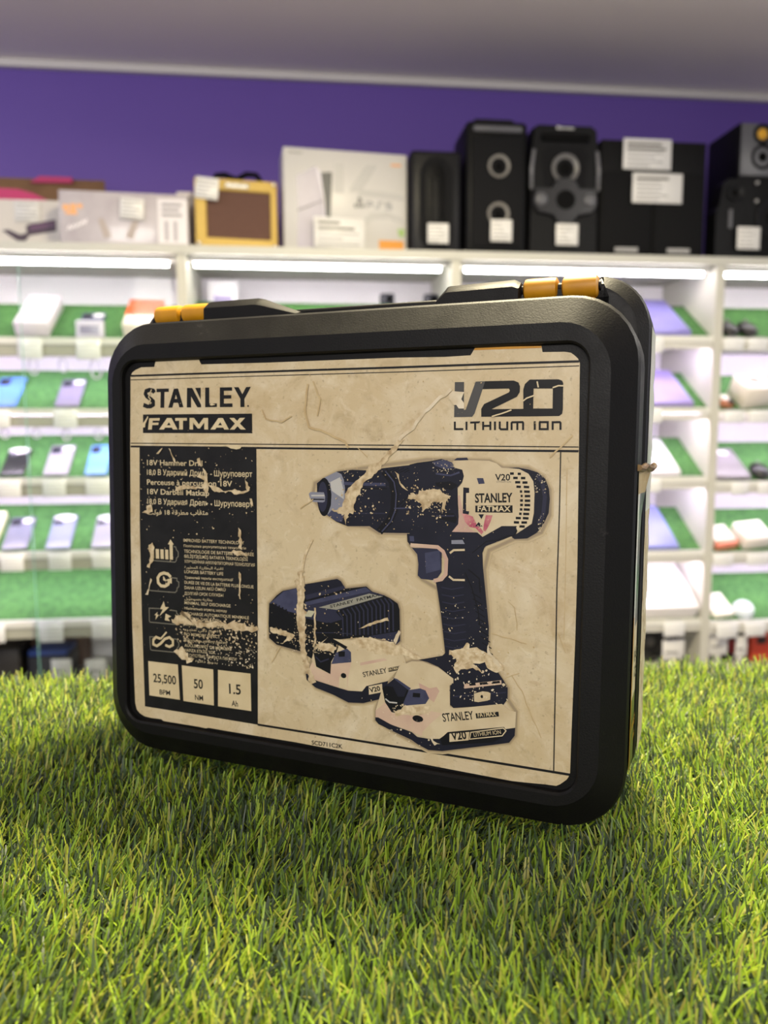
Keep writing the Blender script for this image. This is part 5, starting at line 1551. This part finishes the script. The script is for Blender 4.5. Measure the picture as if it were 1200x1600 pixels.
# things seen over the handle in the middle unit
b = MB()
b.rbox(-0.048, 0.048, 0, 0.006, 0, 0.195, 0.0025, mat('F2EEF4', 0.3), 2)
b.box(-0.03, 0.03, -0.0012, -0.0004, 0.115, 0.15, mat('A79BC6', 0.4))
o = b.build('display_card', M=on_shelf(-0.236, 0.23, UNITS['B'][3][0] + 0.0004))
tag(o, 'white card with a lilac window, behind the left handle mount', 'card')
for px_, lab in ((0.309, 'small dark camera on the top shelf seen over the carry handle'), (0.458, 'small dark camera at the shelf end seen just left of the right handle mount')):
    e = empty('action_camera', on_shelf(px_, 0.225, UNITS['B'][3][0] + 0.0006))
    tag(e, lab, 'camera', 'small dark cameras over the handle')
    b = MB(); b.rbox(-0.02, 0.02, 0, 0.03, 0.0, 0.125, 0.003, mat('DAD6DE', 0.4), 2); b.build('stand', e)
    b = MB(); b.rbox(-0.024, 0.024, 0, 0.03, 0.1255, 0.165, 0.006, mat('2B2A38', 0.4), 2); b.build('body', e)
    b = MB(); b.lathe([(0.012, -0.001), (0.011, -0.006), (0.0005, -0.004)], (0.006, 0, 0.146), 'y', M_DARK, 16); b.build('lens', e)


# laptops leaning on the turf of the third unit
def laptop(unit, row, x0, x1, ln_, col, col2, label, s=0.0):
    w = x1 - x0
    b = MB()
    b.rbox(-w / 2, w / 2, 0, ln_, 0.0005, 0.009, 0.004, mat(col, 0.35, noise=(5.0, col2)), 3)
    o = b.build('laptop', M=ramp_m(unit, row, (x0 + x1) / 2, s))
    tag(o, label, 'laptop', 'laptops leaning on turf')
    b = MB(); b.rbox(-w / 2 + 0.001, w / 2 - 0.001, 0.002, ln_ - 0.004, 0.0094, 0.016, 0.003, mat(col2, 0.3, noise=(4.0, col)), 2)
    b.build('screen_lid', o)
    return o


LX0 = 0.62
laptop('C', 0, 0.86, 1.280, 0.245, '7E76BC', '8D88CC', 'lilac laptop on the top turf row, right of the tool case')
laptop('C', 1, 0.86, 1.298, 0.225, '8A7DB4', '9C90C4', 'lilac-grey laptop on the second turf row, right of the tool case')
laptop('C', 2, 0.86, 1.263, 0.20, 'D8D3DA', 'E4DFE4', 'silver-white laptop on the third turf row, right of the tool case')
laptop('C', 3, 0.86, 1.267, 0.225, '7B7FB6', '8C92CC', 'bluish laptop on the fourth turf row, right of the tool case')
b = MB(); b.rbox(-0.19, 0.19, 0.0, 0.222, 0.001, 0.052, 0.003, mat('EFEBEA', 0.4), 2)
o = b.build('laptop_box', M=ramp_m('C', 4, 1.334 - 0.19, 0.0))
tag(o, 'large white laptop box on the lowest turf row, right of the tool case', 'box')
b = MB()
n = 14
b.add([(-0.02 + 0.012 * cos(2 * pi * i / n), 0.13 + 0.014 * sin(2 * pi * i / n), 0.0523) for i in range(n)], [tuple(range(n))], mat('CFCACC', 0.3))
b.build('emblem', o)


# right edge unit
def ramp_box(unit, row, px, w, ln_, h, col, name, label, cat='box', mark=None, s=0.0, rot=0.12, base=None):
    b = MB(); b.rbox(-w / 2, w / 2, 0, ln_, 0.001, h, 0.002, mat(col, 0.4), 1)
    o = b.build(name, M=ramp_m(unit, row, px, s + 0.009, rot))
    tag(o, label, cat)
    if mark:
        b = MB()
        n = 16
        if mark == 'text':
            b.text('TK', (-w * .2, ln_ * .45), (w * .2, ln_ * .45), 0.02, 0, mat('8A8682', 0.5), 0.02)
            b.v = [(x, z, h + 0.0004) for x, y, z in b.v]
        else:
            b.add([(0.022 * cos(2 * pi * i / n), ln_ * .6 + 0.02 * sin(2 * pi * i / n), h + 0.0004) for i in range(n)], [tuple(range(n))], mat(mark, 0.5))
        b.build('printed_mark', o)
    if base:
        b = MB(); b.rbox(-w / 2 - 0.0005, w / 2 + 0.0005, -0.0006, 0.02, 0.0012, h + 0.0006, 0.001, mat(base, 0.4), 1); b.build('coloured_base', o)
    return o


ramp_box('D', 1, 1.521, 0.11, 0.095, 0.075, 'DFD8CE', 'watch_box', 'chunky white box with a reddish round mark, second turf row at the right edge', mark='B06A5A')
ramp_box('D', 3, 1.439, 0.078, 0.095, 0.03, 'E2DBD3', 'earphone_box', 'white box with a coral base, fourth turf row beside the right post', mark='text', base='E08A72')
ramp_box('D', 3, 1.547, 0.10, 0.09, 0.05, 'E4DED6', 'earphone_box', 'white box on the fourth turf row at the right edge, farther from the post', mark='text')
ramp_box('D', 4, 1.442, 0.078, 0.10, 0.02, 'EDE8DC', 'earphone_box', 'flat white box on the lowest turf row beside the right post', mark='text')
laptop('D', 2, 1.381, 1.512, 0.17, '7C7880', '8C878E', 'grey tablet with a white sticker, third turf row beside the right post')
b = MB(); b.rbox(-0.018, 0.018, 0.0, 0.026, 0.0165, 0.0172, 0.0003, M_STICK, 1)
b.build('sticker', bpy.data.objects['laptop.004']).matrix_local = Matrix.Translation((0.02, 0.125, 0))


def lump(name, unit, row, px, lab, cat, parts, s=0.02):
    e = empty(name, ramp_m(unit, row, px, s))
    tag(e, lab, cat)
    for pn, c, r, col in parts:
        b = MB()
        prof = [(max(0.0004, r[0] * sin(pi * k / 10)), -r[2] * cos(pi * k / 10)) for k in range(11)]
        b.lathe(prof, (0, 0, 0), 'z', mat(col, 0.35), 20)
        b.v = [(x + c[0], y * r[1] / r[0] + c[1], z + c[2]) for x, y, z in b.v]
        b.build(pn, e)
    return e


for px_, lab in ((1.417, 'black wireless mouse by the right post, top turf row'), (1.482, 'black wireless mouse farther from the right post, top turf row')):
    lump('computer_mouse', 'D', 0, px_, lab, 'mouse', (('body', (0, 0.03, 0.018), (0.03, 0.042, 0.017), '242226'), ('wheel', (0, 0.055, 0.034), (0.004, 0.008, 0.005), '8A888C')), 0.0)['group'] = 'black mice on the top turf row'
lump('computer_mouse', 'D', 2, 1.551, 'black mouse on the third turf row at the right edge', 'mouse', (('body', (0, 0.03, 0.018), (0.032, 0.042, 0.017), '1A1C1A'), ('wheel', (0, 0.055, 0.034), (0.004, 0.008, 0.005), '6A686C')), 0.0)
lump('smart_watch', 'D', 1, 1.417, 'copper and black watch with white face by the right post, second turf row', 'watch', (('strap', (0, 0.018, 0.014), (0.026, 0.022, 0.013), '9A5E3C'), ('case', (0.008, 0.012, 0.022), (0.014, 0.012, 0.008), '1C1816'), ('face', (-0.002, 0.036, 0.024), (0.015, 0.018, 0.008), 'EFEAE4')), 0.0)
b = MB()
b.lathe([(0.036, 0.0), (0.038, 0.004), (0.032, 0.022), (0.026, 0.030), (0.001, 0.031)], (0, 0.036, 0.001), 'z', mat('D6E0E6', 0.1, spec=0.8), 24)
o = b.build('clear_tub', M=ramp_m('D', 4, 1.522, 0.0))
tag(o, 'small clear round tub on the lowest turf row at the right edge', 'tub')

# ------------------------------------------------------------------ goods in the bottom compartments
za, zcb, zdb = UNITS['A'][4] + 0.0005, UNITS['C'][4] + 0.0005, UNITS['D'][4] + 0.0005


def upright(name, unit_z, px0, px1, ztop, dep, d, col, label, cat, r=0.006, rough=0.5):
    b = MB(); b.rbox(px0, px1, 0, d, 0, ztop - unit_z, r, mat(col, rough), 2)
    o = b.build(name, M=on_shelf(0, dep, unit_z))
    return tag(o, label, cat)


k0 = -1.047,-0.736,0.539,0.661
o = upright('cardboard_box', za, k0[0], k0[1], k0[3], 0.25, 0.1, '8E7468', 'brown cardboard box at the back of the bottom compartment at the left', 'box', 0.002, 0.8)
b = MB(); b.box(k0[0] + 0.002, k0[1] - 0.002, -0.0008, -0.0002, k0[3] - za - 0.022, k0[3] - za - 0.006, mat('A88E7E', 0.5)); b.build('packing_tape', o)
k0 = -0.964,-0.877,0.599,0.642
o = upright('black_case', za, k0[0], k0[1], k0[3], 0.06, 0.12, '1A1716', 'black case in the bottom compartment at the left edge', 'case')
k0 = -0.863,-0.738,0.588,0.619
o = upright('tool_bag', za, k0[0], k0[1], k0[3] - 0.01, 0.08, 0.12, '23252E', 'dark bag with a blue top in the bottom compartment at the left', 'bag')
b = MB(); b.rbox(k0[0] + 0.004, k0[1] - 0.002, -0.002, 0.118, k0[3] - za - 0.0098, k0[3] - za + 0.008, 0.004, mat('2A4690', 0.5), 2); b.build('blue_top', o)
k0 = 1.178,1.255,0.534,0.658
e = thing_at('round_speaker', (k0[0] + k0[1]) / 2, 0.10, zcb, 'round dark speaker in the bottom compartment, right of the tool case', 'speaker')
hh = k0[3] - zcb
b = MB(); b.lathe([(0.03, 0.0), (hh / 2 * .8, 0.0), (hh / 2, 0.02), (hh / 2, 0.10), (hh / 2 * .8, 0.12)], (0, 0, hh / 2), 'y', mat('18181A', 0.4), 32, True); b.build('cabinet', e)
b = MB(); b.lathe([(hh / 2 * .78, -0.001), (hh * .25, 0.01), (0.0005, -0.008)], (0, 0, hh / 2), 'y', mat('4A4846', 0.5), 28); b.build('driver', e)
k0 = 1.298,1.331,0.494,0.594
upright('black_case', zcb, k0[0], k0[1], k0[3], 0.12, 0.1, '141414', 'black case behind the white card, bottom compartment right of the tool case', 'case')
for bx_, dep, lab in (((1.221,1.299,0.543,0.606), 0.02, 'white card standing in the bottom compartment, right of the tool case'),
                                ((1.393,1.461,0.565,0.626), 0.03, 'white card standing in the bottom compartment beside the right post'),
                                ((1.487,1.529,0.560,0.610), 0.024, 'narrow white card on the red and black tool, bottom compartment'),
                                ((-0.771,-0.710,0.578,0.615), 0.02, 'white card in the bottom compartment before the blue-topped bag'),
                                ((-0.669,-0.606,0.574,0.611), 0.02, 'white card in the bottom compartment by the left side of the tool case')):
    zb_ = za if bx_[0] < 0 else (zcb if bx_[0] < 1.36 else zdb)
    hgt = bx_[3] - zb_
    b = MB()
    b.rbox(-(bx_[1] - bx_[0]) / 2, (bx_[1] - bx_[0]) / 2, -0.001, 0.001, hgt * 0.35, hgt, 0.0006, M_TAG, 1)
    o = b.build('card', M=on_shelf((bx_[0] + bx_[1]) / 2, dep, zb_))
    tag(o, lab, 'card')
    b = MB(); b.box(-0.008, 0.008, -0.0008, 0.03, 0, hgt * 0.36, mat('D0CCC8', 0.4)); b.build('card_foot', o)
    b = MB(); b.box(-(bx_[1] - bx_[0]) * .35, (bx_[1] - bx_[0]) * .2, -0.0014, -0.0011, hgt * .55, hgt * .62, M_TAGL); b.build('printed_line', o)
k0 = 1.490,1.558,0.523,0.653
e = thing_at('cordless_tool', (k0[0] + k0[1]) / 2, 0.09, zdb, 'black and red cordless tool in the bottom compartment, right of the right post', 'tool')
hh, w = min(k0[3] - zdb, 0.122), k0[1] - k0[0]
b = MB(); b.prism([(-w * .5, hh * .62), (w * .5, hh * .62), (w * .5, hh * .95), (w * .3, hh), (-w * .4, hh * .98), (-w * .5, hh * .85)], 0, 0.06, mat('15140F', 0.5)); b.build('motor_housing', e)
b = MB(); b.prism([(-w * .15, hh * .2), (w * .35, hh * .2), (w * .3, hh * .62), (-w * .3, hh * .62)], 0.008, 0.052, mat('8E2326', 0.5)); b.build('grip', e)
b = MB(); b.rbox(-w * .4, w * .6, 0, 0.06, 0, hh * .2, 0.004, mat('1A1A1A', 0.5), 2); b.build('battery', e)
k0 = 1.568,1.659,0.534,0.617
e = thing_at('hand_tool', (k0[0] + k0[1]) / 2, 0.06, zdb, 'orange-red box-shaped tool at the right edge of the bottom compartment', 'tool')
hh, w = k0[3] - zdb, k0[1] - k0[0]
b = MB(); b.rbox(-w / 2, w / 2, 0, 0.07, 0, hh, 0.008, mat('B63A22', 0.45), 3); b.build('body', e)
b = MB(); b.rbox(-w * .28, w * .1, -0.002, 0.002, hh * .58, hh * .8, 0.001, mat('2A1410', 0.4), 1); b.build('dark_window', e)

# ------------------------------------------------------------------ price tags clipped to the shelf fronts
def lip_tag(unit, row, x0, x1, drop, label):
    z = UNITS[unit][3][row]
    w = x1 - x0
    b = MB()
    b.rbox(-w / 2, w / 2, -0.0030, -0.0012, -drop, -0.002, 0.0006, mat('E8E8E8', 0.25), 1)
    for k in range(4):
        zz = -drop * (0.3 + 0.18 * k)
        b.box(-w * .4, w * (.38 - .08 * (k % 2)), -0.0034, -0.0031, zz - 0.002, zz, mat('C4C4C2', 0.4))
    o = b.build('price_tag', M=on_shelf((x0 + x1) / 2, 0.0, z))
    tag(o, label, 'price tag', 'price tags clipped to the shelf fronts')
    b = MB(); b.box(-w * .35, w * .35, -0.0036, 0.0015, 0.0002, 0.002, mat('C8CAC8', 0.25)); b.build('clip', o)


ROWN = ('top', 'second', 'third', 'fourth', 'lowest')
for unit, row, xx, drop, lab in (
        ('A', 0, (-0.812,-0.742), 0.065, 'price tag on the top shelf edge below the plain white box'),
        ('A', 0, (-0.646,-0.576), 0.065, 'price tag on the top shelf edge below the phone in the clear holder'),
        ('A', 1, (-0.905,-0.844), 0.058, 'price tag on the second shelf edge below the large blue phone'),
        ('A', 1, (-0.720,-0.652), 0.060, 'price tag on the second shelf edge below the mauve-grey phone'),
        ('A', 2, (-0.889,-0.824), 0.058, 'price tag on the third shelf edge below the black phone'),
        ('A', 2, (-0.761,-0.695), 0.058, 'price tag on the third shelf edge below the silver phone'),
        ('A', 2, (-0.637,-0.566), 0.056, 'price tag on the third shelf edge below the light blue phone'),
        ('A', 3, (-0.895,-0.828), 0.056, 'price tag on the fourth shelf edge below the grey phone at the left'),
        ('A', 3, (-0.756,-0.689), 0.056, 'price tag on the fourth shelf edge below the blue-grey phone'),
        ('A', 3, (-0.628,-0.560), 0.054, 'price tag on the fourth shelf edge touching the left side of the tool case'),
        ('A', 4, (-0.946,-0.894), 0.062, 'price tag below the empty turf row, cut by the left edge'),
        ('A', 4, (-0.793,-0.723), 0.066, 'price tag below the empty turf row, above the blue-topped bag'),
        ('A', 4, (-0.638,-0.568), 0.060, 'price tag below the empty turf row, against the left side of the tool case'),
        ('C', 0, (1.118,1.174), 0.055, 'price tag on the top shelf edge right of the tool case'),
        ('C', 1, (1.131,1.178), 0.05, 'price tag on the second shelf edge right of the tool case'),
        ('C', 2, (1.138,1.182), 0.05, 'price tag on the third shelf edge right of the tool case'),
        ('C', 4, (1.213,1.285), 0.055, 'price tag below the large white laptop box'),
        ('D', 0, (1.381,1.448), 0.042, 'price tag below the mouse by the right post'),
        ('D', 0, (1.465,1.530), 0.042, 'price tag below the mouse farther from the right post'),
        ('D', 1, (1.394,1.459), 0.044, 'price tag below the copper and black watch'),
        ('D', 1, (1.481,1.555), 0.044, 'price tag below the chunky white box with the reddish mark'),
        ('D', 2, (1.431,1.488), 0.046, 'price tag below the grey tablet'),
        ('D', 2, (1.524,1.581), 0.046, 'price tag below the black mouse on the third row at the right edge'),
        ('D', 3, (1.379,1.447), 0.046, 'price tag below the white box with the coral base'),
        ('D', 3, (1.497,1.575), 0.046, 'price tag below the white box farther from the right post, fourth row'),
        ('D', 4, (1.401,1.474), 0.055, 'price tag below the flat white box on the lowest row'),
        ('D', 4, (1.502,1.576), 0.052, 'price tag below the small clear tub')):
    lip_tag(unit, row, min(xx), max(xx), drop, lab)

# clear coiled tethers hanging under the first two shelf edges at the left
M_CORD = mat('D2CEDA', 0.25)
for row, px_, rx, rz, lab in ((0, -0.774, 0.013, 0.024, 'clear coiled tether under the top shelf, below the plain white box'),
                              (0, -0.689, 0.012, 0.020, 'clear coiled tether under the top shelf, between the two price tags'),
                              (0, -0.595, 0.016, 0.030, 'clear coiled tether under the top shelf, nearest the tool case'),
                              (1, -0.866, 0.011, 0.014, 'clear coiled tether under the second shelf at the left edge'),
                              (1, -0.776, 0.011, 0.014, 'clear coiled tether under the second shelf, left of the price tag'),
                              (1, -0.690, 0.010, 0.018, 'clear coiled tether under the second shelf, behind the price tag'),
                              (1, -0.596, 0.011, 0.016, 'clear coiled tether under the second shelf, beside the tool case')):
    z = UNITS['A'][3][row] - 0.056
    b = MB()
    pts = [(0, 0.002, 0.0)]
    for k in range(30):
        a = pi / 2 + 2 * pi * k / 14.5
        pts.append((rx * cos(a), 0.003 * k / 10 - 0.002, -rz - 0.004 + rz * sin(a)))
    b.tube(pts, 0.0024, M_CORD, 6)
    o = b.build('tether_coil', M=on_shelf(px_, 0.012, z))
    tag(o, lab, 'tether', 'clear tethers under the shelf edges')
